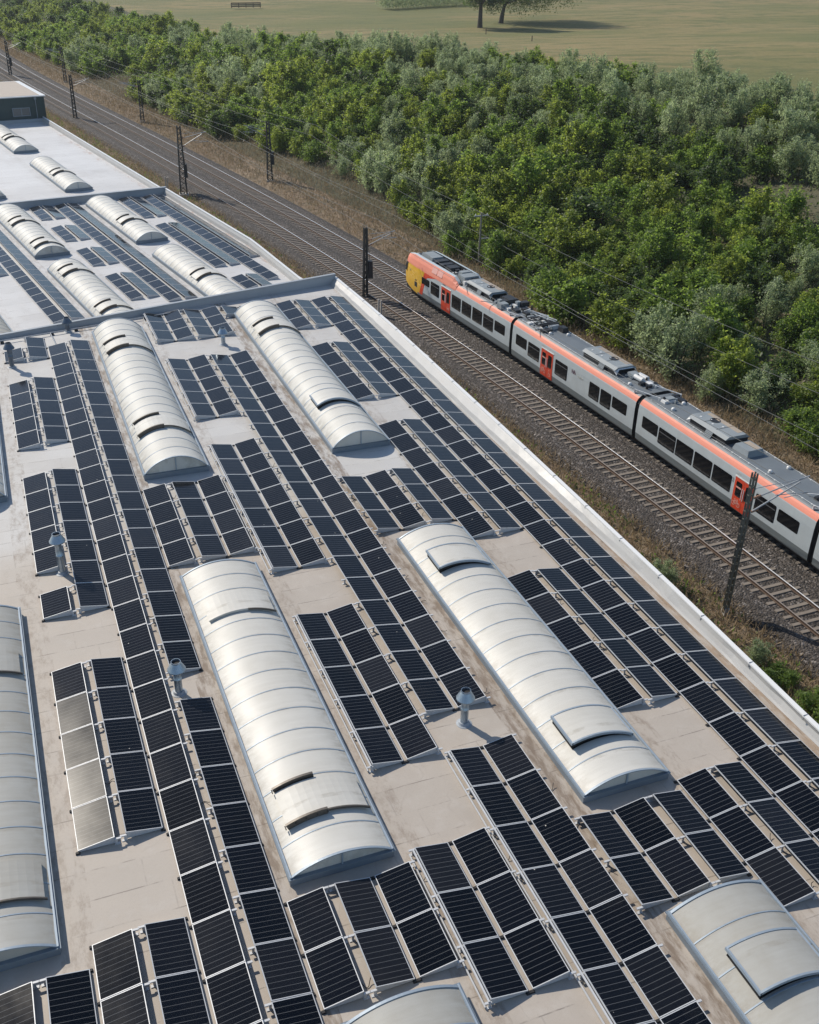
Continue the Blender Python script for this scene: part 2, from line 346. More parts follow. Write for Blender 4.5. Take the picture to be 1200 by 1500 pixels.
# ------------------------------------------------------------------ ground, ballast
ys = list(np.arange(-130, 300, 3.0))+list(np.arange(300, 900, 20.0))+[900, 1200, 1800, 3000]
ds = [-400, -150, -60, -30, -20, -14, -10, -7, -4, 0, 3, 4, 5, 6, 7, 8, 9.5, 11]+list(np.arange(13, 49, 2.0))+[48, 50, 55, 60, 70, 85, 100, 130, 170, 220, 300, 450, 700, 1100, 2000]
mb = MB(); nd = len(ds)
for y in ys:
    for d in ds:
        if abs(d) > 60 or y > 300: x = xc(y)+FAR+d; yy = y
        else: p = trk(y, FAR+d); x, yy = p.x, p.y
        z = gz_d(y, d)
        if 12 < d < 46: z += .35*math.sin(y*.21+d*.13)*math.sin(d*.33)
        if d >= 60: z += .5*math.sin(x*.021)*math.sin(y*.017)
        mb.v.append((x, yy, z))
for i in range(len(ys)-1):
    for j in range(nd-1):
        mb.f.append((i*nd+j, i*nd+j+1, (i+1)*nd+j+1, (i+1)*nd+j)); mb.m.append(0 if ds[j] < 8 else (1 if ds[j] < 48 else 2))
g = mb.build('ground', ['dirt', 'slope', 'field'], smooth=True); tag(g, 'dry verge, overgrown embankment and mown field beyond the railway', kind='structure')

PY = list(np.arange(-80, 330, 1.5))
def sweep(prof, name, mats, matf=None, z=ZR, parent=None):
    """prof: list of (lateral offset from near track centre, height above z)"""
    m = MB(); rings = []
    for y in PY:
        rings.append([(*trk(y, o), z+h) for o, h in prof])
    m.loft(rings, closed=False, matf=matf); return m.build(name, mats, parent)
bl = sweep([(-2.75, -.85), (-2.0, -.215), (-1.4, -.20), (0, -.215), (1.4, -.20), (2, -.25), (2.6, -.20), (4, -.215), (5.4, -.20), (6.1, -.215), (7.6, -.85)], 'ballast_bed', 'ballast')
tag(bl, 'dark grey crushed stone ballast under both railway tracks', kind='structure')

def track(off, label):
    t = thing('railway_track', label, 'railway track', (xc(0)+off, 0, ZR), group='railway tracks beside the hall')
    T = Vector(t.location)
    for sgn in (-.7525, .7525):
        m = MB(); rings = []
        pr = [(-.07, -.16), (-.07, -.145), (-.012, -.13), (-.012, -.04), (-.036, -.03), (-.036, 0), (.036, 0), (.036, -.03), (.012, -.04), (.012, -.13), (.07, -.145), (.07, -.16)]
        for y in PY: rings.append([Vector((*trk(y, off+sgn+o), ZR+h))-T for o, h in pr])
        m.loft(rings, closed=False, matf=lambda k, i: 1 if i == 5 else 0); m.build('rail', ['railside', 'railtop' if sgn > 0 else 'railnoglint'], t)
    sl_ = MB()
    sl_.add([(-1.3, -.12, -.26), (1.3, -.12, -.26), (1.3, .12, -.26), (-1.3, .12, -.26),
             (-1.28, -.095, -.15), (-.35, -.095, -.165), (.35, -.095, -.165), (1.28, -.095, -.15), (1.28, .095, -.15), (.35, .095, -.165), (-.35, .095, -.165), (-1.28, .095, -.15)],
            [(4, 5, 10, 11), (5, 6, 9, 10), (6, 7, 8, 9), (0, 1, 7, 6, 5, 4), (1, 2, 8, 7), (2, 3, 11, 10, 9, 8), (3, 0, 4, 11)])
    me = sl_.mesh('sleeper', 'sleeper'); s = -50.0; k = 0; rest = MB()
    ystart = -44.0 if off == 0 else 18.0
    y = -70.0
    while y < 260:
        p = trk(y, off); a = math.atan2(-dxc(y), 1)
        if y >= ystart and k < 100:
            o = link('sleeper', me, t, Vector((p.x, p.y, ZR+random.uniform(-.008, .008)))-T, a+random.uniform(-.012, .012)); k += 1
        else:
            mt = Matrix.Translation(Vector((p.x, p.y, ZR))-T) @ Matrix.Rotation(a, 4, 'Z')
            rest.add([mt @ Vector(v) for v in sl_.v], sl_.f)
        y += .62/math.hypot(1, dxc(y))
    o = rest.build('sleepers_far', 'sleeper', t); o['kind'] = 'stuff'; o.name = 'sleeper_run'
track(0.0, 'empty railway track with pale sleepers between hall and train')
track(FAR, 'railway track the red and grey passenger train runs on')

# ------------------------------------------------------------------ main hall
hall = thing('factory_hall', 'large flat-roofed hall with beige roof carrying most solar panels', 'building', (0, 0, 0))
def wy(x): return 2.05+.19*x                 # north edge of the roof (oblique)
XI, Y0 = 23.3, -75.0
XOT = [(-80, 23.45), (-44, 23.43), (-36, 23.60), (-20, 23.68), (-5, 23.64), (1, 23.5), (9, 23.22)]
XIT = [(-80, 23.30), (-34, 23.28), (-26, 23.14), (-18, 22.99), (-5, 22.94), (8, 22.84)]
def XOf(y): return interp(XOT, y)
XO = 23.25
m = MB(); m.add([(-24, Y0, 0), (XI+.1, Y0, 0), (XI+.1, wy(XI+.1), 0), (-24, wy(-24), 0)], [(0, 1, 2, 3)]); m.build('roof', 'roof', hall)
PAR = [(Y0, .5), (0, .5), (8, .46)]
m = MB(); rings = []
cp = MB(); crs = []
for k in range(121):
    y = Y0+(wy(XO)+.25-Y0)*k/120; h = interp(PAR, y); XO = XOf(y)
    sag = .012*math.sin(y*2.3)+.01*math.sin(y*5.1)
    xi = interp(XIT, y)
    rings.append([(xi-.07, y, .004), (xi-.02+sag*.5, y, .07), (xi+.01+sag*.6, y, .075), (xi+.10+sag*1.4, y, h*.5), (XO-.12+sag*.5, y, h-.04), (XO-.12, y, h-.02)])
    crs.append([(XO-.14, y, h-.05), (XO-.14, y, h+.01), (XO+.03, y, h+.03), (XO+.03, y, h-.12)])
XO = 23.25
m.loft(rings, closed=False); par = m.build('parapet', 'parapet', hall)
cp.loft(crs, closed=False); cpo = cp.build('coping', 'coping', par)
cj = MB(); y = Y0+1.0
while y < 6:
    x_ = XOf(y); cj.box(x_-.145, x_+.035, y-.012, y+.012, interp(PAR, y)+.005, interp(PAR, y)+.037)
    cj.box(x_-.16, x_-.13, y-.02, y+.02, interp(PAR, y)-.16, interp(PAR, y)-.04); y += 3.0+random.uniform(-.05, .05)
cj.build('cap_joint', 'steel', cpo)
m = MB()
ysr = [Y0+(wy(XO)+.25-Y0)*k/60 for k in range(61)]
m.loft([[(XOf(y), y, -6.4), (XOf(y), y, interp(PAR, y)-.06)] for y in ysr], closed=False)
m.add([(XO, Y0, -6.4), (XO, Y0, 0), (-24, Y0, 0), (-24, Y0, -6.4)], [(0, 1, 2, 3)]); m.build('wall', 'hallwall', hall)
# north upstand between the halls
m = MB(); c = MB(); N = 40; rg = []; cg = []
for k in range(N+1):
    x = -24+(XO-.02+24)*k/N; y = wy(x); h = max(.3, .3+.45*(x/22.6))
    rg.append([(x, y-.02, 0), (x, y+.02, h-.02), (x-.03, y+.15, h-.02), (x-.03, y+.15, -6.0)])
    cg.append([(x, y-.03, h-.07), (x, y-.03, h), (x-.03, y+.19, h+.005), (x-.03, y+.19, h-.08)])
m.loft(rg, closed=False); up = m.build('upstand', 'upstand', hall); c.loft(cg, closed=False); c.build('coping', 'upstand', up)
# roof drains in the felt
for x, y in ((12.2, -16.0), (11.9, -30.9), (4.6, -44.1), (21.9, -15.2)):
    dr = thing('roof_drain', {12.2: 'round roof drain between the two tall rooflights', 11.9: 'round roof drain in front of the centre arrays', 4.6: 'round roof drain in front of the brightest rooflight', 21.9: 'round roof drain near the parapet'}[x], 'drain', (x, y, 0)); m = MB(); m.lathe((0, 0, 0), [(.17, 0), (.16, .02), (.10, .025), (.09, .06), (0, .07)], 14); m.build('grate', 'steel', dr)
# conduit along the upstand
cb = thing('cable_conduit', 'grey cable conduit on black feet along the low cross wall', 'cable', (0, 0, 0))
m = MB(); f = MB(); pts = [(-6+i*1.5, wy(-6+i*1.5)-.75, .16) for i in range(13)]
for a, b in zip(pts, pts[1:]): m.tube(a, b, .035, n=6)
m.tube((2.9, wy(2.9)-.75, .16), (3.05, -.2, .12), .035, n=6); m.build('pipe', 'steel', cb)
for i in range(0, 13, 1): p = pts[i]; f.tbox(p[0]-.12, p[0]+.12, p[1]-.1, p[1]+.1, .0, .14, .03)
f.build('foot', 'rubber', cb)

# ------------------------------------------------------------------ second and third hall
hall2 = thing('factory_hall', 'lower white-roofed hall with solar panels beyond the low cross wall', 'building', (0, 0, Z2), AL)
T2a, T2b = 1.0, 49.55
m = MB(); m.add([(-24, T2a-6, 0), (27.6, T2a-6, 0), (27.6, T2b, 0), (-24, T2b, 0)], [(0, 1, 2, 3)]); m.build('roof', 'roof2', hall2)
E2 = [(49.75, 27.42), (26.5, 27.46), (24, 27.25), (15, 26.4), (3, 25.35), (1, 25.2)]
def strip2(E, hh, zb, name):
    m = MB(); c = MB(); r_, c_ = [], []
    for i in range(len(E)):
        t_, s_ = E[i]; h = hh
        r_.append([(s_, t_, 0), (s_+.05, t_, h*.5), (s_+.22, t_, h-.01), (s_+.30, t_, h-.02), (s_+.30, t_, zb)])
        c_.append([(s_+.16, t_, h-.03), (s_+.16, t_, h+.02), (s_+.36, t_, h+.03), (s_+.36, t_, h-.12)])
    m.loft(r_, closed=False); c.loft(c_, closed=False); return m, c
m, c = strip2(E2, .62, -2.6, ''); p2 = m.build('parapet', 'parapet', hall2); c.build('coping', 'coping', p2)
hall3 = thing('factory_hall', 'farthest white-roofed hall without solar panels below the dark green building', 'building', (0, 0, Z3), AL)
m = MB(); m.add([(-24, 49.3, 0), (27.6, 49.3, 0), (27.6, 102.4, 0), (-24, 102.4, 0)], [(0, 1, 2, 3)]); m.build('roof', 'roof3', hall3)
m, c = strip2([(102.4, 27.42), (49.2, 27.46)], .62, -2.4, ''); p3 = m.build('parapet', 'parapet', hall3); c.build('coping', 'coping', p3)
m = MB(); m.box(-24, 27.75, 49.3, 49.62, -.3, .98); w3 = m.build('cross_wall', 'upstand', hall3)
m = MB(); m.box(-24, 27.8, 49.25, 49.67, .98, 1.05); m.build('coping', 'upstand', w3)
m = MB(); m.box(-24, 27.75, 100.6, 100.98, -.1, .45); m.build('upstand', 'upstand', hall3)
gb = thing('green_building', 'dark green clad building with flat beige roof and one window', 'building', tuple(H(0, 101.0, Z3+.45)), AL)
m = MB(); m.box(-24, 28.2, 0, 15.5, -3.2, 2.95); wl = m.build('wall', 'clad', gb)
m = MB(); m.box(-24.2, 28.45, -.12, 15.62, 2.95, 3.09); rf = m.build('roof', 'coping', gb)
m = MB(); m.box(-23.8, 27.7, .35, 15.2, 3.09, 3.12); m.build('gravel_surface', 'gravelroof', rf)
m = MB(); m.box(23.5, 26.0, -.07, -.003, .42, 1.58); wd = m.build('window', 'curb', gb)
for a in (23.6, 24.8):
    m = MB(); m.box(a, a+1.1, -.09, -.06, .52, 1.48); m.build('pane', 'wglass', wd)
m = MB(); m.tube((26.9, -.12, -.5), (26.9, -.12, 2.7), .06, n=8); m.box(26.75, 27.05, -.24, -.02, 2.6, 2.9); m.build('drainpipe', 'curb', gb)
fb = thing('far_hall', 'pale low hall roof behind the dark green building', 'building', tuple(H(0, 118.5, Z3)), AL)
m = MB(); m.box(-24, 25.6, 0, 40, -2.2, 1.0); m.build('wall', 'hallwall', fb)
m = MB(); m.box(-23.8, 25.3, .2, 39.8, 1.0, 1.06); m.build('roof', 'roof3', fb)
m = MB(); m.box(25.3, 25.7, -.1, 40.1, 1.0, 1.7); m.build('parapet', 'coping', fb)

# ------------------------------------------------------------------ solar arrays
PW, PL, TILT, ZL = 1.06, 1.69, R(9.8), .075
def panel_meshes():
    g = MB(); g.box(.022, PW-.022, -PL+.022, -.022, .004, .030); pm = g.mesh('solar_panel', 'pv')
    f = MB(); w_ = .021
    f.box(0, PW, -w_, 0, 0, .036); f.box(0, PW, -PL, -PL+w_, 0, .036)
    f.box(0, w_, -PL+w_, -w_, 0, .036); f.box(PW-w_, PW, -PL+w_, -w_, 0, .036)
    return pm, f.mesh('frame', 'alu')
PM, FM = panel_meshes(); PM2 = PM.copy(); PM2.materials[0] = M['pvm']
def bracket_mesh():                          # rod across the ridge gap and the triangular prop under the high edge
    b = MB(); hz = ZL+PW*math.sin(TILT)
    b.box(-.02, .168, -.03, .03, hz-.075, hz-.04); b.bar((.03, 0, hz-.05), (.03, 0, .02), .07, .03); b.box(-.03, .13, -.04, .04, 0, .02)
    return b.mesh('ridge_bracket', 'alu')
BM = bracket_mesh()
def endplate():
    b = MB(); hz = ZL+PW*math.sin(TILT); wx = PW*math.cos(TILT)
    b.add([(0, -.004, .02), (wx, -.004, .02), (wx, -.004, hz-.005), (0, -.004, ZL-.005), (0, .004, .02), (wx, .004, .02), (wx, .004, hz-.005), (0, .004, ZL-.005)],
          [(0, 1, 2, 3), (7, 6, 5, 4), (0, 4, 5, 1), (1, 5, 6, 2), (2, 6, 7, 3), (3, 7, 4, 0)])
    return b.mesh('end_plate', 'alu')
EP = endplate()
def foot_mesh():
    b = MB(); b.tbox(-.08, .05, -.05, .05, 0, .05, .015); return b.mesh('foot', 'rubber')
FT = foot_mesh()
NP = [0]
def row(parent, side, x, ytop, n, far=False, deflect=False, matt=False):
    """side L: low edge at x, rising to +x.  side R: low edge at x, rising to -x.  local coordinates of the parent"""
    for i in range(n):
        y = ytop-1.71*i
        o = link('solar_panel', PM2 if matt and i > 0 else PM, parent); fr = link('frame', FM, o)
        j = random.uniform(-.002, .002)
        if side == 'L': o.matrix_local = Matrix.Translation((x, y, ZL+j)) @ Matrix.Rotation(-TILT+random.gauss(0, .0035), 4, 'Y')
        else: o.matrix_local = Matrix.Translation((x, y-PL, ZL+j)) @ Matrix.Rotation(math.pi, 4, 'Z') @ Matrix.Rotation(-TILT+random.gauss(0, .0035), 4, 'Y')
        NP[0] += 1
    for yy in (ytop-.015, ytop-1.71*n+.045):
        o = link('end_plate', EP, parent, (x, yy, 0)); 
        if side == 'R': o.matrix_local = Matrix.Translation((x, yy, 0)) @ Matrix.Rotation(math.pi, 4, 'Z')
    if not far:
        for i in range(n+1):
            y = ytop-1.71*i+.01
            o = link('foot', FT, parent, (x, y, 0), 0 if side == 'L' else math.pi)
            o = link('ridge_bracket', BM, parent, (x+1.045, y, 0)) if side == 'L' else link('ridge_bracket', BM, parent)
            if side == 'R': o.matrix_local = Matrix.Translation((x-1.045, y, 0)) @ Matrix.Rotation(math.pi, 4, 'Z')
    if not far and side == 'L':
        for i in range(1, n+1):
            if random.random() > .3: continue
            y = ytop-1.71*i+random.uniform(.3, 1.3); cbm = MB(); hz = .02; P_ = [(x+1.06+.30*k/6, y+.10*math.sin(k*.9+i), hz+.10*(abs(k-3)/3)**2) for k in range(7)]
            for a, b in zip(P_, P_[1:]): cbm.tube(a, b, .011, n=5, caps=False)
            cbm.build('cable', 'rubber', parent)
    if deflect:
        wx = PW*math.cos(TILT); sgn = 1 if side == 'L' else -1; hz = ZL+PW*math.sin(TILT); L_ = 1.71*n
        b = MB(); b.bar((x+sgn*(wx+.05), ytop, hz-.02), (x+sgn*(wx+.05), ytop-L_, hz-.02), .05, .03)
        b.bar((x+sgn*(wx+.15), ytop, .06), (x+sgn*(wx+.15), ytop-L_, .06), .04, .04)
        b.build('wind_deflector', 'alu', parent)
U = 2.5446
def array(label, runs, group, frame=None, far=False, deflect=(), matt=()):
    k0, s0, y0, n0 = runs[0]
    if frame is None: base = Vector((k0*U, y0, 0)); t = thing('solar_array', label, 'solar array', tuple(base), 0, group); bx, by = k0*U, y0
    else: bx, by = k0, y0; t = thing('solar_array', label, 'solar array', tuple(H(bx, by, Z2)), AL, group)
    for i, (k, s, y, n) in enumerate(runs):
        x0 = (k*U if frame is None else k)
        x = x0+.02 if s == 'L' else x0+2.42
        row(t, s, x-bx, y-by, n, far, i in deflect, i in matt)
    return t
G1 = 'solar arrays on the beige main roof'
A = lambda l, *r, **k: array(l, r, G1, **k)
A('three-panel array beside dark pipe vent at the cross wall', (0, 'L', -.5, 1), (0, 'R', 1.25, 2))
A('ten-panel double row beside the long double row, topmost left panel smudged', (0, 'L', -5.75, 5), (0, 'R', -5.45, 5))
A('uneven double row of five and seven panels with tall vent standing inside it', (0, 'L', -17.5, 5), (0, 'R', -17.3, 7))
A('single lone panel glinting along its lower edge', (0, 'L', -27.65, 1))
A('ten-panel double row whose left panels glare pale pinkish white', (0, 'L', -32.7, 5), (0, 'R', -32.65, 5), matt=(0,))
A('double row cut by the bottom edge below the bare beige roof patch', (0, 'L', -44.55, 4), (0, 'R', -44.52, 4))
A('corner double row in front of the grey rooflight end at bottom left', (-1, 'L', -45.24, 4), (-1, 'R', -45.24, 4))
A('longest double row on the left, broken once by a short steel vent', (1, 'L', -.38, 30), (1, 'R', -.05, 20), (1, 'R', -35.9, 10))
A('three rows of two panels ahead of the brightest rooflight end', (2, 'L', -45.0, 2), (2, 'R', -45.0, 2), (3, 'L', -45.0, 2))
A('two rows of three panels standing right of the brightest rooflight end', (3, 'R', -44.6, 3), (4, 'L', -44.6, 3), deflect=(0,))
A('three rows of four panels between two rooflights of the left line', (2, 'L', -20.45, 4), (2, 'R', -20.4, 4), (3, 'L', -20.4, 4))
A('six-panel array next to the left rooflight, first from the cross wall', (3, 'R', 3.5, 3), (4, 'L', 3.5, 3), deflect=(0,))
A('six-panel array behind the small vent with bright blue cap', (4, 'R', 3.5, 3), (5, 'L', 3.5, 3))
A('two-panel array half hidden behind the far end of a rooflight', (5, 'R', 3.4, 1), (6, 'L', 3.4, 1))
A('ten-panel array beside the left rooflight, in front of the blue-capped vent', (3, 'R', -5.0, 5), (4, 'L', -5.0, 5), deflect=(0,))
A('fourteen-panel array between left rooflight end and long centre rows', (3, 'R', -17.1, 7), (4, 'L', -17.1, 7), deflect=(0,))
A('ten-panel array with bright sun glint on its white side rail', (3, 'R', -32.5, 5), (4, 'L', -32.5, 5), deflect=(0,))
A('long centre double row from blue-capped vent to roof vent casting a shadow', (4, 'R', -5.1, 20), (5, 'L', -5.1, 20))
A('double row running out of the bottom edge in front of the shadow-casting vent', (4, 'R', -41.28, 7), (5, 'L', -41.28, 7), deflect=(0,))
A('three rows of three panels between the two right-hand rooflights', (5, 'R', -22.45, 3), (6, 'L', -22.5, 3), (6, 'R', -22.45, 3))
A('six-panel array at the far corner beside the first right-hand rooflight', (7, 'L', 3.2, 3), (7, 'R', 3.2, 3))
A('ten-panel array beside the open flap of the far right rooflight', (7, 'L', -5.3, 5), (7, 'R', -5.3, 5))
A('fourteen-panel array alongside the blue-shadowed end of a rooflight', (7, 'L', -17.36, 7), (7, 'R', -17.36, 7))
A('ten-panel array alongside the long rooflight with a raised flap', (7, 'L', -32.7, 5), (7, 'R', -32.75, 5))
A('array of staggered rows at the right edge behind the corner rooflight', (7, 'L', -44.8, 3), (7, 'R', -44.8, 4))
A('three rows of two panels between shaded rooflight end and corner rooflight', (5, 'R', -45.2, 2), (6, 'L', -45.2, 2), (6, 'R', -45.2, 2))
A('longest double row on the roof, running along the white parapet', (8, 'L', 3.25, 32), (8, 'R', 3.2, 32))
G2 = 'solar arrays on the lower white roof'
B = lambda l, *r: array(l, r, G2, frame=2, far=True)
B('double row cut by the left edge on the lower white roof', (3.5, 'L', 47.8, 12), (3.5, 'R', 47.8, 12))
B('long double row on the lower roof beside the left line of rooflights', (6.05, 'L', 47.93, 20), (6.05, 'R', 47.93, 20))
B('six-panel array beside the first rooflight, touching the far white wall', (12.83, 'L', 48.9, 3), (12.83, 'R', 48.9, 3))
B('six-panel array in the middle of the lower roof beside two dark flaps', (12.83, 'L', 40.3, 3), (12.83, 'R', 40.3, 3))
B('six-panel array on the lower roof opposite the gap between rooflights', (12.83, 'L', 31.7, 3), (12.83, 'R', 31.75, 3))
B('eight-panel array on the lower roof right behind the cross wall', (12.83, 'L', 23.1, 4), (12.83, 'R', 23.1, 4))
B('long double row down the middle of the lower roof', (15.39, 'L', 48.81, 20), (15.39, 'R', 48.81, 20))
B('ten-panel array in the far corner of the lower roof', (22.1, 'L', 48.8, 5), (22.1, 'R', 48.8, 5))
B('eighteen-panel array beside both rooflights nearest the railway on the lower roof', (22.1, 'L', 36.9, 9), (22.1, 'R', 36.9, 9))
B('four-panel array cut off by the cross wall near the railway', (22.1, 'L', 18.0, 2), (22.1, 'R', 18.0, 2))
B('uneven double row along the railway-side parapet of the lower roof', (24.65, 'L', 48.62, 19), (24.65, 'R', 48.62, 15))

# ------------------------------------------------------------------ rooflights
def arc_pt(a, W, rise, zc, off=0.0):
    """a in 0..1 across the arch from west (-x) to east"""
    r = (W*W/4+rise*rise)/(2*rise); th = math.asin(min(1, W/2/r)); t = -th+2*th*a
    return W/2+(r+off)*math.sin(t), zc+(r+off)*math.cos(t)-(r-rise)
def rooflight(label, loc, rz, L, rise, flaps, mat='poly', W=2.96, curb=.28):
    """local: x 0..W across, y 0 (far end) to -L (near end)"""
    t = thing('rooflight', label, 'rooflight', tuple(loc), rz, 'barrel-vaulted rooflights on the roofs'); NA = 22
    m = MB(); m.box(-.06, W+.06, -L-.06, .06, 0, curb-.03); m.box(-.10, W+.10, -L-.10, .10, curb-.03, curb); m.build('curb', 'curb', t)
    m = MB(); nb = max(4, round(L/1.06)); rings = []
    for k in range(nb*2+1):
        y = -L*k/(nb*2); sag = .012 if k % 2 else 0
        rings.append([(arc_pt(a/NA, W, rise, curb, -sag)[0], y, arc_pt(a/NA, W, rise, curb, -sag)[1]) for a in range(NA+1)])
    m.loft(rings, closed=False); m.build('glazing', mat, t, smooth=True)
    for y, nm in ((-.02, 'end_wall'), (-L+.02, 'end_wall')):
        m = MB(); ps = [(arc_pt(a/NA, W, rise, curb, -.01)[0], y, arc_pt(a/NA, W, rise, curb, -.01)[1]) for a in range(NA+1)]
        m.add(ps, [tuple(range(NA+1))]); yy = y-.03 if y < -1 else y+.03
        e = m.build(nm, mat, t)
        m = MB(); m.bar((W/2, yy, curb), (W/2, yy, curb+rise-.03), .045); m.build('mullion', 'ribm', e)
    m = MB()
    for k in range(nb+1):
        y = -L*k/nb; wd = .038 if 0 < k < nb else .075
        ring0 = [arc_pt(a/NA, W, rise, curb, .010 if 0 < k < nb else .022) for a in range(NA+1)]; ring1 = [arc_pt(a/NA, W, rise, curb, -.012) for a in range(NA+1)]
        m.loft([[(p[0], y+wd/2, p[1]) for p in ring1], [(p[0], y+wd/2, p[1]) for p in ring0], [(p[0], y-wd/2, p[1]) for p in ring0], [(p[0], y-wd/2, p[1]) for p in ring1]], closed=False)
    for xx in (-.05, W+.0): m.box(xx, xx+.05, -L-.05, .05, curb-.02, curb+.05)
    m.build('arch_frame', 'ribm', t)
    for (y, kind) in flaps:                    # y: local distance from the far end to the flap's far side
        ln = 1.35; y0, y1 = -y, -y-ln
        if kind == 'open':                     # one curved sash lifted along its west edge
            def fp(a, extra): 
                lift = .20*(1-a)+.03; x, z = arc_pt(.16+.74*a, W, rise, curb, .03); return x, z+lift+extra
            m = MB(); n = 12
            m.loft([[(fp(i/n, .05)[0], yy, fp(i/n, .05)[1]) for i in range(n+1)] for yy in (y0, y1)], closed=False); fl = m.build('vent_flap', mat, t, smooth=True)
            m = MB()
            for yy in (y0, y1):
                m.loft([[(fp(i/n, e)[0], yy+s_, fp(i/n, e)[1]) for i in range(n+1)] for e, s_ in ((-.03, .03), (.065, .03), (.065, -.03), (-.03, -.03))], closed=False)
            for a in (0, 1):
                p = fp(a, 0); m.box(p[0]-.03, p[0]+.03, y1-.03, y0+.03, p[1]-.03, p[1]+.066)
            m.build('frame', 'ribm', fl)
            m = MB()
            for yy in (y0-.05, y1+.05):
                m.loft([[(arc_pt(.17+.72*i/n, W, rise, curb, .02)[0], yy, arc_pt(.17+.72*i/n, W, rise, curb, .02)[1]) for i in range(n+1)], [(fp(i/n, -.02)[0], yy, fp(i/n, -.02)[1]) for i in range(n+1)]], closed=False)
            x, z = arc_pt(.17, W, rise, curb, .02); m.box(x+.02, x+.06, y1+.06, y0-.06, z-.01, z+.20)
            m.build('flap_gap', 'dark', fl)
            m = MB(); n2 = 10
            m.loft([[(arc_pt(.17+.72*i/n2, W, rise, curb, .012)[0], yy, arc_pt(.17+.72*i/n2, W, rise, curb, .012)[1]) for i in range(n2+1)] for yy in (y0, y1)], closed=False); m.build('opening', 'dark', fl)
        else:                                  # shut sash between two standing brown wind deflectors
            m = MB(); n = 12
            m.loft([[(arc_pt(.13+.8*i/n, W, rise, curb, .10)[0], yy, arc_pt(.13+.8*i/n, W, rise, curb, .10)[1]) for i in range(n+1)] for yy in (y0, y1)], closed=False)
            for yy in (y0, y1):
                m.loft([[(arc_pt(.13+.8*i/n, W, rise, curb, o_)[0], yy, arc_pt(.13+.8*i/n, W, rise, curb, o_)[1]) for i in range(n+1)] for o_ in (0.0, .10)], closed=False)
            fl = m.build('vent_flap', mat, t, smooth=False)
            a1 = .52 if kind == 'slot' else .60
            for yy in (() if kind == 'flush' else (y0+.10, y1-.06)):
                m = MB()
                prof = lambda o_: [(arc_pt(.13+(a1-.13)*i/n, W, rise, curb, o_)[0], arc_pt(.13+(a1-.13)*i/n, W, rise, curb, o_)[1]) for i in range(n+1)]
                lo, hi = prof(.0), prof(.21)
                m.loft([[(p[0], yy+.04, p[1]) for p in lo], [(p[0], yy+.04, p[1]) for p in hi], [(p[0], yy-.04, p[1]) for p in hi], [(p[0], yy-.04, p[1]) for p in lo]], closed=False)
                for k in range(0, n+1, 3):
                    m.bar((hi[k][0], yy-.09, hi[k][1]-.1), (hi[k][0], yy+.06, hi[k][1]-.1), .03)
                m.build('wind_deflector', 'slot', fl)
            m = MB(); pr_ = [(arc_pt(a1+(.95-a1)*i/n, W, rise, curb, .115), ) for i in range(n+1)]
            m.loft([[(p[0][0], y1-.05, p[0][1]-.07) for p in pr_], [(p[0][0], y1-.05, p[0][1]) for p in pr_], [(p[0][0], y1+.0, p[0][1]) for p in pr_]], closed=False); m.build('flap_edge', 'slot', fl)
    return t
X1, X2, X0 = 5.42, 14.66, -3.78
def RL(label, x, yf, yn, rise, flaps, mat='poly'): return rooflight(label, (x, yf, 0), 0, yf-yn, rise, [(yf-f, k) for f, k in flaps], mat)
RL('tall pale rooflight by the cross wall with two pairs of dark flap deflectors', X1, .9, -19.3, .72, [(-2.8, 'slot'), (-14.55, 'slot')], 'polyw')
RL('brightest rooflight with the sun glaring along its side', X1, -28.5, -44.4, .44, [(-30.85, 'flush'), (-41.45, 'slot')])
RL('rooflight at the bottom edge of which only the far arch shows', X1, -49.1, -66, .44, [(-56, 'slot')], 'polyg')
RL('tall pale rooflight nearest the parapet corner with one lifted flap', X2, 1.6, -19.5, .74, [(-2.4, 'slot'), (-14.35, 'open')], 'polyw')
RL('low rooflight with two lifted flaps, blue shadow at its near end', X2, -28.7, -44.5, .44, [(-30.7, 'open'), (-41.5, 'open')])
RL('corner rooflight at the bottom with a large lifted flap', X2, -49.1, -66, .44, [(-50.85, 'open')], 'polyg')
RL('grey rooflight at the left edge with brown deflectors', X0, -28.6, -44.4, .44, [(-31.5, 'flush'), (-41.55, 'slot')], 'polyg')
RL('mostly hidden rooflight beyond the left edge, only its shaded side seen', X0, 1.0, -19.3, .72, [], 'polyw')
def RL2(label, s_, tf, tn, flaps, z, mat='polyw', rise=.70): return rooflight(label, H(s_, tf, z), AL, tf-tn, rise, [(tf-f, k) for f, k in flaps], mat, 2.98)
RL2('white rooflight on the lower roof with four dark deflectors, beyond the gap', 9.1, 48.0, 31.05, [(42.0, 'slot'), (33.55, 'slot')], Z2)
RL2('white rooflight on the lower roof cut by the cross wall, deflectors at both ends', 9.1, 26.7, 9.5, [(24.35, 'slot'), (14.0, 'slot')], Z2)
RL2('white rooflight on the lower roof under the far wall, one deflector pair', 18.45, 47.6, 31.6, [(38.1, 'slot')], Z2)
RL2('white rooflight on the lower roof nearest the railway, cut by the cross wall', 18.45, 27.0, 9.5, [(18.35, 'slot')], Z2)
RL2('grey corner rooflight cut by the left edge behind the cross wall', -.1, 18.5, 4.0, [], Z2, 'polyg')
RL2('short rooflight in the middle of the empty white roof', 18.5, 71.3, 55.9, [(63.2, 'slot')], Z3)
RL2('short rooflight at the left edge close to the dark green building', 18.4, 95.5, 79.1, [(86.5, 'slot')], Z3)
RL2('tip of a rooflight peeping in at the left edge of the white roof', 9.1, 66.0, 55.8, [], Z3)

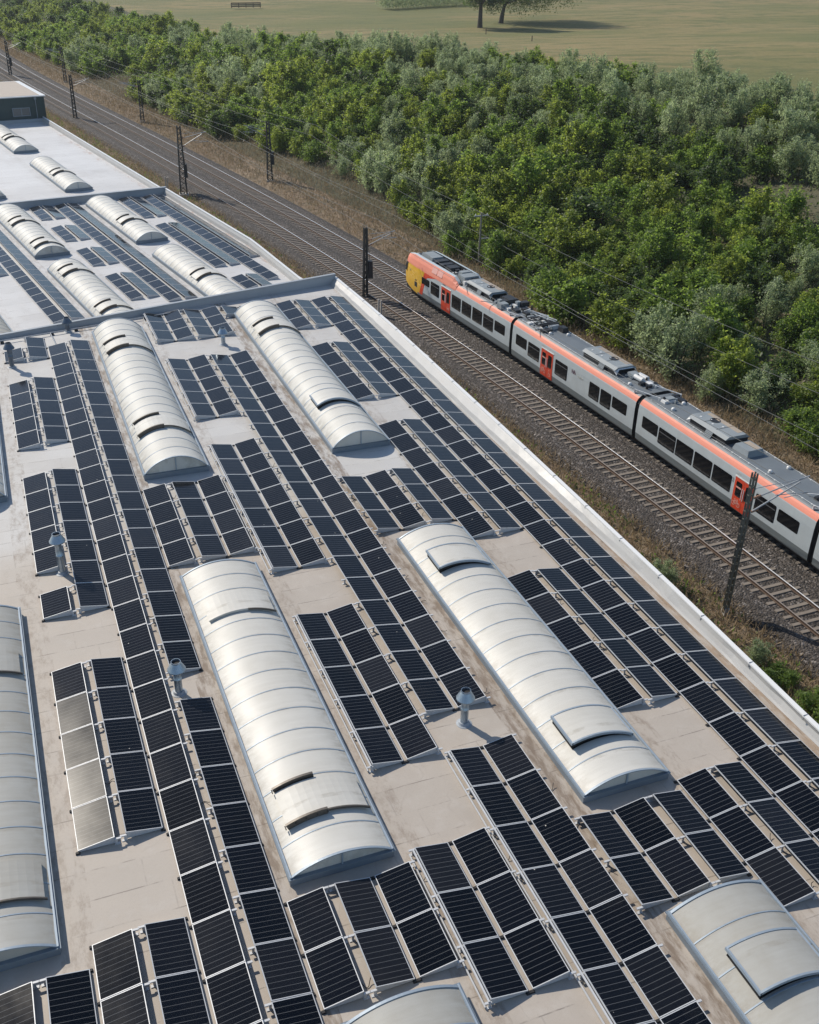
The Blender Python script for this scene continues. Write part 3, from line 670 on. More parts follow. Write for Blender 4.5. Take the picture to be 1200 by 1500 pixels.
# ------------------------------------------------------------------ vents
def vent(label, x, y, h, mat='galv', r=.135, leg=0):
    t = thing('roof_vent', label, 'roof vent', (x, y, 0), group='pipe vents on the main roof')
    m = MB(); m.lathe((0, 0, 0), [(.27, .0), (.27, .012), (r+.07, .03), (r+.03, .10), (r, .11)]); m.build('flashing', 'upstand', t, smooth=False)
    m = MB(); m.lathe((0, 0, 0), [(r, .03), (r, h*.45), (r+.012, h*.45+.01), (r+.012, h*.45+.04), (r, h*.45+.05), (r, h-.34), (r+.012, h-.33), (r+.012, h-.30), (r, h-.29), (r, h-.22)]); m.build('pipe', mat, t, smooth=True)
    m = MB(); m.lathe((0, 0, 0), [(r, h-.24), (.29, h-.33), (.315, h-.33), (.315, h-.30), (.165, h-.03), (.165, h+.02), (.15, h+.02), (.145, h-.10)], 28); cw = m.build('cowl', mat, t)
    m = MB(); m.lathe((0, 0, 0), [(.148, h-.06), (.0, h-.06)], 16); m.build('opening', 'dark', cw)
    m = MB()
    for k in range(3):
        a = k*2.1; m.bar((.12*math.cos(a), .12*math.sin(a), h-.3), (.27*math.cos(a), .27*math.sin(a), h-.26), .02)
    m.build('strut', 'steel', cw)
vent('tall dark pipe vent at the left edge near the cross wall', .35, -2.9, 1.5, 'galvd')
vent('short dark pipe vent standing against the cross wall', 4.0, 2.15, .95, 'galvd')
vent('short vent with bright blue cap behind the centre arrays', 12.8, -3.1, 1.1)
vent('tallest steel vent inside the uneven double row on the left', 1.0, -26.2, 1.85)
vent('steel vent in the break of the long left double row', 4.02, -35.2, 1.35)
vent('lone steel vent casting a long shadow beside the low rooflight', 12.65, -40.0, 1.42)

# ------------------------------------------------------------------ train
def build_train():
    tr = thing('passenger_train', 'grey, coral and red articulated passenger train with yellow nose', 'train', (*trk(19.5, FAR), ZR))
    T = Vector(tr.location)
    cars = [(19.5, 1.45), (1.05, -14.0), (-14.4, -29.75), (-30.15, -47.5)]
    prof = [(1.30, .32), (1.40, .45), (1.43, .85), (1.44, 1.2), (1.44, 2.3), (1.41, 2.70), (1.395, 2.76), (1.29, 2.96), (1.08, 3.12), (1.0, 3.16)]
    def hw(h):
        if h <= prof[0][1]: return prof[0][0]
        for (a, b), (c_, d_) in zip(prof, prof[1:]):
            if h <= d_: return a+(c_-a)*(h-b)/(d_-b)
        return prof[-1][0]
    def car(i, ya, yb):
        a = trk(ya, FAR); b = trk(yb, FAR); d = (a-b); L = d.length; rz = math.atan2(-d.x, d.y)
        # local: +y forward, x east, z above rail
        loc = Vector((a.x, a.y, ZR))-T
        tap = (lambda s: 1.0)
        if i == 0:
            TP = [(0, .56), (.15, .70), (.4, .785), (.8, .845), (1.4, .915), (2.2, .965), (3.2, 1.0), (99, 1.0)]
            tap = lambda s: interp(TP, s)
        ss = [0, .15, .4, .8, 1.4, 2.2, 3.2]+list(np.linspace(4.2, L, 16)) if i == 0 else list(np.linspace(0, L, 18))
        hs = [.32, .45, .66, .85, 1.2, 1.7, 2.3, 2.70, 2.76, 2.86, 2.98, 3.06, 3.12, 3.16]
        m = MB(); rings = []
        for s in ss:
            k = tap(s); rr = []
            low = 0.0
            def zz(h):
                if i == 0 and s < 3.4:      # nose: underside lifts, upper part leans back
                    u = 1-s/3.4; lo = .32+.5*u*u
                    return lo+(h-.32)*(3.16-lo)/(3.16-.32)
                return h
            for h in hs: rr.append((-hw(h)*k, -s-(.35*max(0, h-1.6)**1.6*max(0, 1-s/2.2) if i == 0 else 0), zz(h)))
            for h in reversed(hs): rr.append((hw(h)*k, -s-(.35*max(0, h-1.6)**1.6*max(0, 1-s/2.2) if i == 0 else 0), zz(h)))
            rings.append(rr)
        nh = len(hs)
        def mf(kk, j):
            jj = j if j < nh-1 else (2*nh-2-j if j >= nh else -1)
            if j == nh-1: return 3
            if j == 2*nh-1: return 4
            h = hs[min(jj, nh-2)] if jj >= 0 else 0
            if h >= 3.055: return 3 if not (i == 0 and ss[kk] < 9) else 2
            if h >= 2.75: return 2
            if i == 0 and ss[kk] < 3.2: return 5
            if h < .84: return 1
            return 0
        m.loft(rings, matf=mf)
        n = len(rings[0]); m.f.append(tuple(range(n-1, -1, -1))); m.m.append(5 if i == 0 else 0); base = (len(rings)-1)*n; m.f.append(tuple(base+q_ for q_ in range(n))); m.m.append(4)
        cb = m.build('carriage', ['t_grey', 't_skirt', 't_coral', 't_roof', 't_dark', 't_yellow'], tr, loc, rz)
        X = lambda h, off=.004: -(hw(h)+off)
        def rrect(s0, s1, h0, h1, r=.09, n=4):
            P_ = []
            for cx, cy, a0 in ((s1-r, h1-r, 0), (s0+r, h1-r, 90), (s0+r, h0+r, 180), (s1-r, h0+r, 270)):
                for k in range(n+1): t = R(a0+90*k/n); P_.append((cx+r*math.cos(t), cy+r*math.sin(t)))
            return P_
        def plate(mb, poly, off, mi=0, thick=.012):
            n = len(poly); o = [(X(h, off)*tap(s), -s, h) for s, h in poly]; ii = [(X(h, off-thick)*tap(s), -s, h) for s, h in poly]
            mb.add(o+ii, [tuple(range(n))]+[(k, k+n, (k+1) % n+n, (k+1) % n) for k in range(n)], mi)
        def window(s0, s1, h0, h1, bar_=False):
            wm = MB(); plate(wm, rrect(s0, s1, h0, h1), .010); o = wm.build('window', 't_glass', cb)
            if bar_:
                b2 = MB(); plate(b2, [(s0+.06, h1-.30), (s1-.06, h1-.30), (s1-.06, h1-.25), (s0+.06, h1-.25)], .018); b2.build('vent_bar', 't_wrail', o)
        def door(s0, s1, h0, h1, marks):
            dm = MB(); mid = (s0+s1)/2
            for a_, b_ in ((s0, mid-.015), (mid+.015, s1)): plate(dm, [(a_, h0), (b_, h0), (b_, .85), (b_, 1.6), (b_, h1), (a_, h1), (a_, 1.6), (a_, .85)], .020, 0, .03)
            plate(dm, [(s0-.05, h1), (s1+.05, h1), (s1+.05, h1+.05), (s0-.05, h1+.05)], .03, 1, .04)
            o = dm.build('door', ['t_red', 't_white'], cb)
            for a_, b_, split in ((s0+.16, mid-.17, True), (mid+.17, s1-.16, False)):
                g_ = MB(); plate(g_, rrect(a_, b_, h0+.82, h1-.22, .07), .030); g_.build('door_glass', 't_glass', o)
                if split:
                    g_ = MB(); plate(g_, [(a_+.02, h0+1.33), (b_-.02, h0+1.33), (b_-.02, h0+1.42), (a_+.02, h0+1.42)], .036); g_.build('door_stripe', 't_pink', o)
            h_ = MB(); h_.bar((X(1.4, .05), -(mid-.07), h0+.75), (X(1.4, .05), -(mid-.07), h0+1.45), .03); h_.bar((X(1.4, .05), -(mid+.07), h0+.75), (X(1.4, .05), -(mid+.07), h0+1.45), .03); h_.build('handle', 't_white', o)
            for kind, s_ in marks:
                mk = MB()
                def ring(cx, cy, r_, w_=.035, n=14):
                    for k in range(n):
                        t0, t1 = 2*math.pi*k/n, 2*math.pi*(k+1)/n
                        plate(mk, [(cx+r_*math.cos(t0), cy+r_*math.sin(t0)), (cx+r_*math.cos(t1), cy+r_*math.sin(t1)), (cx+(r_-w_)*math.cos(t1), cy+(r_-w_)*math.sin(t1)), (cx+(r_-w_)*math.cos(t0), cy+(r_-w_)*math.sin(t0))], .027, 0, .005)
                def ln(x0, y0, x1, y1, w_=.035):
                    d_ = Vector((x1-x0, y1-y0)).normalized(); nx, ny = -d_.y*w_/2, d_.x*w_/2
                    plate(mk, [(x0+nx, y0+ny), (x1+nx, y1+ny), (x1-nx, y1-ny), (x0-nx, y0-ny)], .027, 0, .005)
                y_ = h0+.34
                if kind == 'bicycle':
                    ring(s_-.2, y_, .14); ring(s_+.2, y_, .14); ln(s_-.2, y_, s_-.08, y_+.2); ln(s_-.08, y_+.2, s_+.12, y_+.2); ln(s_-.2, y_, s_, y_); ln(s_, y_, s_+.12, y_+.2); ln(s_, y_, s_-.1, y_+.26); ln(s_+.2, y_, s_+.1, y_+.28); ln(s_-.16, y_+.27, s_-.04, y_+.27); ln(s_+.04, y_+.29, s_+.14, y_+.29)
                elif kind == 'wheelchair':
                    ring(s_, y_-.04, .13); ring(s_-.02, y_+.3, .05, .05); ln(s_-.02, y_+.24, s_, y_+.06); ln(s_, y_+.06, s_+.12, y_+.05); ln(s_+.12, y_+.05, s_+.17, y_-.13)
                else:
                    ring(s_-.08, y_-.05, .08); ring(s_+.14, y_-.05, .07); ln(s_-.12, y_+.05, s_+.16, y_+.05); ln(s_+.16, y_+.05, s_+.22, y_+.2); ln(s_-.12, y_+.05, s_-.1, y_+.22)
                mk.build('pictogram', 't_pink', o)
        def text(body, s_, h, size, mat, off=.012):
            cu = bpy.data.curves.new('lettering', 'FONT'); cu.body = body; cu.size = size; cu.extrude = .002; cu.materials.append(M[mat])
            tmp = bpy.data.objects.new('tmp', cu); COL.objects.link(tmp); me = bpy.data.meshes.new_from_object(tmp.evaluated_get(bpy.context.evaluated_depsgraph_get())); bpy.data.objects.remove(tmp)
            o = link('lettering', me, cb)
            # text runs along -y, faces -x
            o.matrix_local = Matrix.Translation((X(h+.1, off)*tap(s_), -s_, h)) @ Matrix(((0, 0, -1, 0), (-1, 0, 0, 0), (0, 1, 0, 0), (0, 0, 0, 1)))
        rail_top = MB()
        if i == 0:
            # yellow cab, its slanted edge and the red sweep behind it
            def strip(fa, fb, h0, h1, off, mat, name, n=12, m_=6):
                b_ = MB(); g_ = []
                for k in range(n+1):
                    h = h0+(h1-h0)*k/n; sa, sb = fa(h), fb(h)
                    g_.append([(-(hw(h)+off)*tap(sa+(sb-sa)*q_/m_), -(sa+(sb-sa)*q_/m_), h) for q_ in range(m_+1)])
                b_.loft(g_, closed=False); return b_.build(name, mat, cb, smooth=True)
            edge = lambda h: 3.62+.42*(h-.8)
            strip(lambda h: 3.05, edge, .62, 2.69, .006, 't_yellow', 'cab_side')
            strip(edge, lambda h: edge(h)+(.55 if h < 2.3 else .55+ (h-2.3)*4.2), .60, 2.69, .007, 't_red', 'red_sweep')
            # raised coral fairing of the front roof with its grey deck
            fa = MB(); rg_ = []
            for s in [.75, 1.0, 1.4, 2.0, 3.0, 4.5, 6, 7.5, 9.0, 9.55, 9.75]:
                k = tap(s); up_ = 1.0 if s < 9.2 else max(.05, 1-(s-9.2)/.6)
                if s < 1.8: up_ *= .45+.55*(s-.75)/1.05
                e = .46*up_
                rg_.append([(-1.425*k, -s, 2.66), (-1.40*k, -s, 2.80), (-1.30*k, -s, 3.0+e*.4), (-1.12*k, -s, 3.10+e), (-1.02*k, -s, 3.13+e), (-.86*k, -s, 3.14+e), (-.84*k, -s, 3.17+e*.2),
                            (.84*k, -s, 3.17+e*.2), (.86*k, -s, 3.14+e), (1.02*k, -s, 3.13+e), (1.12*k, -s, 3.10+e), (1.30*k, -s, 3.0+e*.4), (1.40*k, -s, 2.80), (1.425*k, -s, 2.66)])
            fa.loft(rg_, closed=False, matf=lambda kk, j: 0 if j in (0, 1, 2, 10, 11, 12) else (1 if j in (3, 4, 8, 9) else 2))
            nn = len(rg_[0]); fa.f.append(tuple(range(nn))); fa.m.append(0); fa.f.append(tuple((len(rg_)-1)*nn+q_ for q_ in range(nn-1, -1, -1))); fa.m.append(0)
            fo = fa.build('roof_fairing', ['t_coral', 't_grey', 't_dark'], cb)
            hp = MB()
            for a_ in (5.55, 6.5): hp.add([(-1.385, -a_, 3.0), (-1.385, -a_-.85, 3.0), (-1.185, -a_-.85, 3.47), (-1.185, -a_, 3.47), (-1.345, -a_, 2.98), (-1.345, -a_-.85, 2.98), (-1.13, -a_-.85, 3.45), (-1.13, -a_, 3.45)], [(0, 1, 2, 3), (0, 4, 5, 1), (1, 5, 6, 2), (2, 6, 7, 3), (3, 7, 4, 0)])
            hp.build('hatch', 't_pink', fo)
            ws = MB(); g_ = []
            def nose(s_, h_, side): return (side*(hw(h_)+.012)*tap(s_), -s_-.35*max(0, h_-1.6)**1.6*max(0, 1-s_/2.2)+.012, .82+(h_-.32)*(3.16-.82)/(3.16-.32) if s_ < .01 else (lambda lo: lo+(h_-.32)*(3.16-lo)/(3.16-.32))(.32+.5*(1-s_/3.4)**2))
            for k in range(9):
                h_ = 1.62+1.02*k/8
                SS = (.85, .8, .6, .4, .25, .15, .05, 0)
                g_.append([nose(q_, h_, -1) for q_ in SS]+[nose(q_, h_, 1) for q_ in reversed(SS)])
            ws.loft(g_, closed=False); ws.build('windscreen', 't_glass', cb)
            for sx in (-1, 1):
                hl = MB(); hl.box(sx*.72-.13, sx*.72+.13, -.35, -.06, 1.45, 1.6); hl.build('headlight', 't_lamp', cb)
            tl = MB(); tl.box(-.2, .2, -.55, -.35, 3.0, 3.1); tl.build('headlight', 't_lamp', cb)
            gr_ = MB(); plate(gr_, [(2.62, 1.0), (3.15, 1.0), (3.15, 1.42), (2.62, 1.42)], .014); gr_.build('grille', 't_dark', cb)
            gr_ = MB(); plate(gr_, [(2.72, 1.52), (3.02, 1.52), (3.02, 1.62), (2.72, 1.62)], .014); gr_.build('grille', 't_dark', cb)
            text('hlb', 1.55, 2.05, .34, 't_gtext', .02)
            window(3.98, 5.38, 1.62, 2.2); window(5.62, 7.12, 1.22, 2.28, True); door(7.5, 9.05, .47, 2.42, [('pram', 8.7)])
            for a_ in (9.27, 10.95, 12.65, 14.33): window(a_, a_+1.5, 1.18, 2.27, a_ > 14)
            window(16.03, 17.53, 1.48, 2.27)
            text('hlbBahn', 7.6, 2.56, .17, 't_gtext')
        elif i == 1:
            window(.55, 2.07, 1.46, 2.25); window(2.29, 3.85, 1.18, 2.25, True); door(4.1, 5.65, .47, 2.42, [('bicycle', 4.47), ('wheelchair', 5.3)])
            window(5.95, 7.5, 1.15, 2.25, True); window(10.19, 11.35, 1.13, 2.22); window(11.5, 12.68, 1.13, 2.22); window(12.82, 14.4, 1.46, 2.22)
            text('hlb', 8.0, 2.0, .42, 't_maroon'); text('bahn', 8.72, 1.93, .36, 't_ltext'); text('HLB', 4.1, 2.54, .17, 't_ltext')
        elif i == 2:
            window(.55, 2.15, 1.45, 2.22); window(2.27, 3.95, 1.18, 2.22, True)
            for a_ in (4.03, 5.77, 7.5): window(a_, a_+1.62, 1.18, 2.22)
            door(9.4, 10.95, .45, 2.38, [('bicycle', 9.77), ('pram', 10.6)])
            window(11.15, 12.75, 1.15, 2.2, True); window(12.93, 14.5, 1.46, 2.18)
            text('2', 9.14, 1.95, .34, 't_gtext'); text('HLB', 9.4, 2.52, .17, 't_ltext')
        else:
            window(.55, 2.1, 1.45, 2.22)
            for a_ in (2.3, 4.0, 5.7, 7.4): window(a_, a_+1.5, 1.18, 2.22)
            door(9.2, 10.75, .47, 2.42, [])
        # roof line conduit and domes
        z0 = 3.16
        cd_ = MB(); 
        for sx in (-.93, .93): cd_.bar((sx, -(9.9 if i == 0 else .4), z0+.03), (sx, -L+.3, z0+.03), .022)
        for k in range(int(L/.7)): 
            s = .5+k*.7
            if i == 0 and s < 10: continue
            for sx in (-.93, .93): cd_.box(sx-.03, sx+.03, -s-.05, -s+.05, z0-.01, z0+.04)
        cd_.build('roof_conduit', 't_white', cb)
        def dome(s, x_):
            dm = MB(); dm.lathe((x_, -s, z0), [(.13, -.01), (.13, .09), (.11, .13), (.05, .16), (0, .17)], 12); dm.build('antenna', 't_white', cb, smooth=True)
        def ac(s0, s1, flip=False, tan=(0,), white=None):
            """air-conditioning hood: inset roof sheet on dark open sides"""
            b_ = MB(); b_.box(-.76, .86, -s1+.1, -s0-.1, z0-.01, z0+.34, 1)
            b_.add([(-.84, -s0, z0+.36), (-.84, -s1, z0+.36), (-.60, -s1, z0+.52), (-.60, -s0, z0+.52), (.62, -s1, z0+.52), (.62, -s0, z0+.52), (.92, -s1, z0+.30), (.92, -s0, z0+.30)],
                   [(0, 1, 2, 3), (3, 2, 4, 5), (5, 4, 6, 7), (0, 3, 5, 7), (1, 6, 4, 2)], 0)
            o = b_.build('air_conditioner', ['t_ac', 't_dark'], cb)
            e = s1-.25 if not flip else s0+.25
            c_ = MB(); sgn = 1 if not flip else -1
            c_.add([(-.845, -e, z0+.365), (-.80, -e-.45*sgn, z0+.10), (-.55, -e-.35*sgn, z0+.40), (-.60, -e, z0+.527), (.61, -e, z0+.527), (.58, -e-.35*sgn, z0+.40), (.92, -e, z0+.305), (.88, -e-.45*sgn, z0+.10)], [(0, 1, 2, 3), (3, 2, 5, 4), (4, 5, 7, 6)])
            c_.build('hood_end', 't_white' if white else 't_ac', o)
            fs = (s0+s1)/2+(.45 if not flip else -.45)
            f_ = MB(); f_.lathe((0.1, -fs, z0+.52), [(.30, 0), (.31, .03), (.27, .03), (.26, .004), (0, .004)], 18); f_.build('fan', 't_dark', o)
            t_ = MB(); t_.box(.25, .6, -s1+.3, -s0-.3, z0+.521, z0+.526); t_.build('tan_sheet', 't_tan', o)
            lv = MB()
            for k in range(5): lv.bar((-1.01+.04*k, -s1+1.1, z0+.02+.08*k), (-1.01+.04*k, -s1+1.7, z0+.02+.08*k), .025)
            lv.add([(-1.0, -s1+1.1, z0+.0), (-1.0, -s1+1.7, z0+.0), (-.83, -s1+1.7, z0+.35), (-.83, -s1+1.1, z0+.35)], [(0, 1, 2, 3)]); lv.build('louvre', 't_ac', o)
            wl_ = MB()
            for k in range(4): wl_.lathe((-.35+.3*(k % 2), -s0-.5-.55*k, z0+.522), [(.07, 0), (.07, .02), (0, .02)], 10)
            wl_.build('cap', 't_white', o)
            for k in range(2):
                j = MB(); s_ = s0+(s1-s0)*(k+1)/3; j.box(-.62, .62, -s_-.012, -s_+.012, z0+.521, z0+.53); j.build('joint', 't_dark', o)
        def clutter(s0, s1, x0, x1, n, seed, big=False, hmax=.4):
            rg2 = random.Random(seed); b_ = MB()
            for k in range(n):
                s = rg2.uniform(s0, s1); x = rg2.uniform(x0, x1); q_ = rg2.random()
                if q_ < .45:
                    a_, b2, h = rg2.uniform(.12, .4), rg2.uniform(.12, .35), rg2.uniform(.1, hmax); b_.tbox(x-a_, x+a_, -s-b2, -s+b2, z0-.01, z0+h, .03, rg2.choice([0, 0, 1, 2]))
                elif q_ < .75:
                    h = rg2.uniform(.15, .4); b_.lathe((x, -s, z0), [(.07, -.01), (.1, .05), (.06, .06), (.1, .12), (.06, .13), (.1, .19), (.06, .2), (.06, h), (0, h)], 10, rg2.choice([0, 1]))
                else:
                    b_.bar((x, -s, z0+.1), (x+rg2.uniform(-.8, .8), -s+rg2.uniform(-.9, .9), z0+rg2.uniform(.1, .3)), .045, None, rg2.choice([0, 1, 2]))
            b_.build('roof_equipment', ['t_dark', 't_ac', 't_white'], cb)
        if i == 0:
            for (s0, s1, x0, x1, h0, h1, ma) in ((1.9, 3.9, -.45, .75, .12, .46, 't_ac'), (4.1, 4.9, -.4, .8, .05, .42, 't_dark'), (5.0, 5.7, -.5, .8, .05, .35, 't_dark'), (5.9, 6.9, -.35, .75, .05, .40, 't_dark'), (7.9, 8.6, -.2, .75, .05, .5, 't_ac'), (8.8, 9.9, -.7, .75, .0, .52, 't_ac')):
                b_ = MB(); b_.tbox(x0, x1, -s1, -s0, z0+h0, z0+h1, .08); b_.build('roof_unit', ma, cb)
            clutter(4.0, 9.9, -.75, .8, 26, 3, hmax=.42); clutter(9.9, 10.6, -1.0, .8, 10, 31)
            ac(10.5, 14.0); 
            b_ = MB(); b_.tbox(-.2, .75, -15.9, -14.6, z0-.01, z0+.42, .1); b_.build('roof_unit', 't_dark', cb)
            clutter(14.2, L-.3, -1.0, .9, 30, 4)
        elif i == 1:
            clutter(.2, 3.2, -.9, .9, 34, 5, hmax=.3)
            pg = MB()                                  # folded pantograph
            for sx in (-.55, .55): pg.bar((sx, -.4, z0+.12), (sx, -2.7, z0+.12), .06); pg.bar((sx*.6, -.6, z0+.2), (sx*.3, -2.6, z0+.33), .05)
            pg.bar((-.75, -2.5, z0+.35), (.75, -2.5, z0+.35), .07); pg.bar((-.75, -2.75, z0+.35), (.75, -2.75, z0+.35), .07); pg.bar((-.55, -.5, z0+.14), (.55, -.5, z0+.14), .06); pg.bar((-.55, -1.6, z0+.14), (.55, -1.6, z0+.14), .06)
            pg.bar((.2, -.7, z0+.2), (-.5, -2.3, z0+.36), .05); pg.bar((-.2, -.7, z0+.2), (.5, -2.3, z0+.36), .05); pg.build('pantograph', 't_dark', cb)
            pw = MB(); pw.bar((.35, -.5, z0+.38), (.85, -2.3, z0+.38), .05); pw.bar((.05, -.5, z0+.36), (.6, -2.3, z0+.36), .05); pw.build('pantograph_rod', 't_white', cb)
            b_ = MB(); b_.tbox(.35, .85, -3.9, -3.2, z0-.01, z0+.34, .05); b_.build('roof_unit', 't_dark', cb)
            dome(3.7, -.55); dome(4.4, .5); ac(8.1, 11.9, white=True)
            b_ = MB(); b_.tbox(-.1, .6, -12.9, -12.2, z0+.05, z0+.3, .05); b_.build('roof_unit', 't_ac', cb)
            for sx, s_ in ((.1, 13.2), (.55, 13.1)):
                b_ = MB(); b_.tube((sx, -s_+.35, z0+.2), (sx+.05, -s_-.45, z0+.2), .16, n=14); b_.build('air_tank', 't_white', cb, smooth=False)
            clutter(12.6, 14.6, -.4, .9, 16, 6, hmax=.3); dome(13.5, -.75)
        elif i == 2:
            clutter(.3, 1.6, -.3, .9, 8, 8, hmax=.3); dome(2.2, -.55); dome(1.7, .6); ac(4.0, 7.4, flip=True, white=True)
            b_ = MB(); b_.tbox(-.62, .62, -9.1, -7.75, z0-.01, z0+.36, .12); o = b_.build('roof_unit', 't_ac', cb)
            b_ = MB(); b_.box(.0, .42, -8.9, -7.95, z0+.361, z0+.366); b_.build('tan_sheet', 't_tan', o)
            dome(10.9, -.55); dome(10.9, .75); clutter(13.6, 14.9, -.7, .9, 6, 9, hmax=.25)
        else:
            dome(2, -.5); ac(5, 9)
        # bogies under the car ends
        for s_ in ((2.0, L) if i == 0 else (L,)):
            bg_ = MB(); bg_.box(-1.05, 1.05, -s_-1.5, -s_+1.5, .25, .62); 
            for e in (-1.0, 1.0):
                for sx in (-.75, .75): bg_.tube((sx-.06, -s_+e, .42), (sx+.06, -s_+e, .42), .41, n=20)
            bg_.build('bogie', 't_dark', cb)
        sk = MB(); sk.box(-1.25, 1.25, -L, -(3.2 if i == 0 else 0), .22, .45); sk.build('underframe', 't_dark', cb)
        return cb
    ends = []
    for i, (ya, yb) in enumerate(cars): car(i, ya, yb); ends.append((trk(ya, FAR), trk(yb, FAR)))
    for (a0, b0), (a1, b1) in zip(ends, ends[1:]):
        mid = (b0+a1)/2; d = (b0-a1); rz = math.atan2(-d.x, d.y); ln = d.length/2+.06
        m = MB(); rings = []
        for k in range(7):
            y = ln-2*ln*k/6; o_ = .0 if k % 2 else .05
            rings.append([(-1.34+o_, y, .5), (-1.36+o_, y, 2.7), (-1.05+o_, y, 3.05-o_), (1.05-o_, y, 3.05-o_), (1.36-o_, y, 2.7), (1.34-o_, y, .5)])
        m.loft(rings); m.build('gangway', 't_black', tr, Vector((mid.x, mid.y, ZR))-T, rz)
        m = MB(); 
        for sx in (-.8, .8): m.bar((sx-.35, .8, 3.32), (sx+.3, -.9, 3.32), .05); m.tube((sx-.35, .8, 3.12), (sx-.35, .8, 3.34), .06, n=8); m.tube((sx+.3, -.9, 3.12), (sx+.3, -.9, 3.34), .06, n=8)
        m.build('jumper_cable', 't_white', tr, Vector((mid.x, mid.y, ZR))-T, rz)
build_train()

# ------------------------------------------------------------------ masts, wires, posts
def lattice(m, h, wb, wt, db, dt, leg=.085, step=.55, ladder=False):
    def c(k, z): f = z/h; a = (wb+(wt-wb)*f)/2; b = (db+(dt-db)*f)/2; return Vector(((-a, a, a, -a)[k], (-b, -b, b, b)[k], z))
    for k in range(4): m.bar(c(k, 0), c(k, h), leg)
    n = max(3, int(h/step))
    if ladder:
        for i in range(int(h/.42)):
            z = .3+.42*i
            for a, b in ((0, 1), (2, 3)): m.bar(c(a, z), c(b, z), .03, .10)
            for a, b in ((1, 2), (3, 0)): m.bar(c(a, z), c(b, z), .10, .05)
        return
    for i in range(n):
        z0, z1 = h*i/n, h*(i+1)/n
        for k in range(4):
            a, b = (k, (k+1) % 4) if i % 2 == 0 else ((k+1) % 4, k)
            m.bar(c(a, z0), c(b, z1), leg*.55)
def mast(label, x, y, h, mat='mast', cant=None, box=False, wb=.62, wt=.26, rz=0.0, z=-6.05, db=None):
    t = thing('catenary_mast', label, 'catenary mast', (x, y, z), rz, 'overhead line masts along the railway')
    m = MB(); lattice(m, h, wb, wt, db or wb*.8, wt, .085 if mat == 'mastl' else .12, ladder=(mat == 'mastl')); m.build('lattice', mat, t)
    m = MB(); m.tbox(-wb*.8, wb*.8, -wb*.8, wb*.8, -.6, .22, .06); m.build('footing', 'conc', t)
    if box:
        m = MB(); m.tbox(.2, .62, -.28, .28, 2.1, 3.6, .03); m.bar((.4, 0, 3.6), (.2, 0, h-1.0), .03); m.build('counterweight', 't_dark', t)
    if cant:
        reach, zc, zm = cant
        sg = 1 if reach > 0 else -1
        m = MB(); m.tube((.15*sg, 0, zm-.75), (reach, 0, zm), .035, n=8); m.tube((.15*sg, 0, zc-.5), (reach*.85, 0, zm-.25), .04, n=8)
        m.tube((reach*.45, 0, zc+.25), (reach*1.06, 0, zc+.1), .022, n=6); m.tube((.2*sg, 0, zm-.2), (reach*.98, 0, zm-.05), .018, n=6)
        cn = m.build('cantilever', 'steel', t)
        for zz in (zm-.75, zc-.5):
            m = MB(); m.lathe((0, 0, 0), [(.03, -.2), (.075, -.15), (.04, -.1), (.075, -.05), (.04, 0), (.075, .05), (.04, .1), (.075, .15), (.03, .2)], 10); o = m.build('insulator', 'insul', cn)
            o.location = (.42*sg, 0, zz+.08); o.rotation_euler = (0, R(78)*sg, 0)
        m = MB(); m.bar((reach*1.06, 0, zc+.1), (reach*.62, 0, zc+.02), .03); m.build('steady_arm', 'steel', cn)
    return t
mast('pale lattice mast with a cantilever over the train roof', 31.25, -30.9, 7.75, 'mastl', (3.2, 6.1, 7.1), False, .24, .17, R(-2), -6.0, .10)
mast('dark lattice mast with a black weight beside the hall corner', 30.0, 19.1, 6.45, 'mast', (2.6, 5.4, 6.1), True, .34, .22, R(-6))
mast('dark tapering lattice mast with a black box beside the white hall roof', 22.35, 62.2, 7.85, 'mast', (3.1, 6.0, 7.2), True, .75, .36, R(-10))
mast('dark lattice mast on the brown verge with a hanging black weight', 34.0, 66.5, 7.2, 'mast', (-2.9, 5.9, 6.8), True, .6, .3, R(-10))
mast('slim lattice mast at the verge below a gap in the bushes', 25.4, 112.4, 6.2, 'mast', (-2.8, 5.6, 6.0), False, .5, .28, R(-10))
mast('slim lattice mast across the track from the dark green building', 15.5, 116, 6.8, 'mast', (2.8, 5.6, 6.3), False, .5, .28, R(-10))
mast('distant lattice mast on the verge under the far bushes', 18.1, 159.2, 6.2, 'mast', (-2.8, 5.6, 6.0), False, .5, .28, R(-10))
mast('distant lattice mast with a dark box at the left edge', 8.6, 168, 6.8, 'mast', (2.8, 5.6, 6.3), True, .5, .28, R(-10))
t = thing('utility_pole', 'thin wooden pole with short crossarm in front of the bushes', 'utility pole', (43.4, 24.4, -6.0))
m = MB(); m.tube((0, 0, -.3), (0, 0, 5.5), .11, .085, 10); m.build('pole', 'wood', t)
m = MB(); m.box(-.75, .75, -.05, .05, 5.15, 5.25); m.box(-.1, .9, -.05, .05, 3.0, 3.08); m.build('crossarm', 'steel', t)
for x_ in (-.6, .6):
    m = MB(); m.lathe((x_, 0, 5.25), [(.02, 0), (.06, .03), (.03, .08), (.06, .12), (0, .16)], 10); m.build('insulator', 't_white', t)
def post(label, x, y, h):
    t = thing('marker_post', label, 'post', (x, y, -6.1), R(-5), 'concrete posts beside the track'); m = MB()
    m.tbox(-.16, -.02, -.09, .09, 0, h, .015); m.tbox(.06, .2, -.09, .09, 0, h*.94, .015); m.build('shaft', 'conc', t); m = MB(); m.tbox(-.25, .3, -.2, .2, -.3, .12, .04); m.build('footing', 'conc', t)
post('twin concrete post beside the track at the hall corner', 29.5, 14.1, 1.9)
post('twin concrete post beside the white roof by the tapering mast', 20.9, 65.5, 1.6)
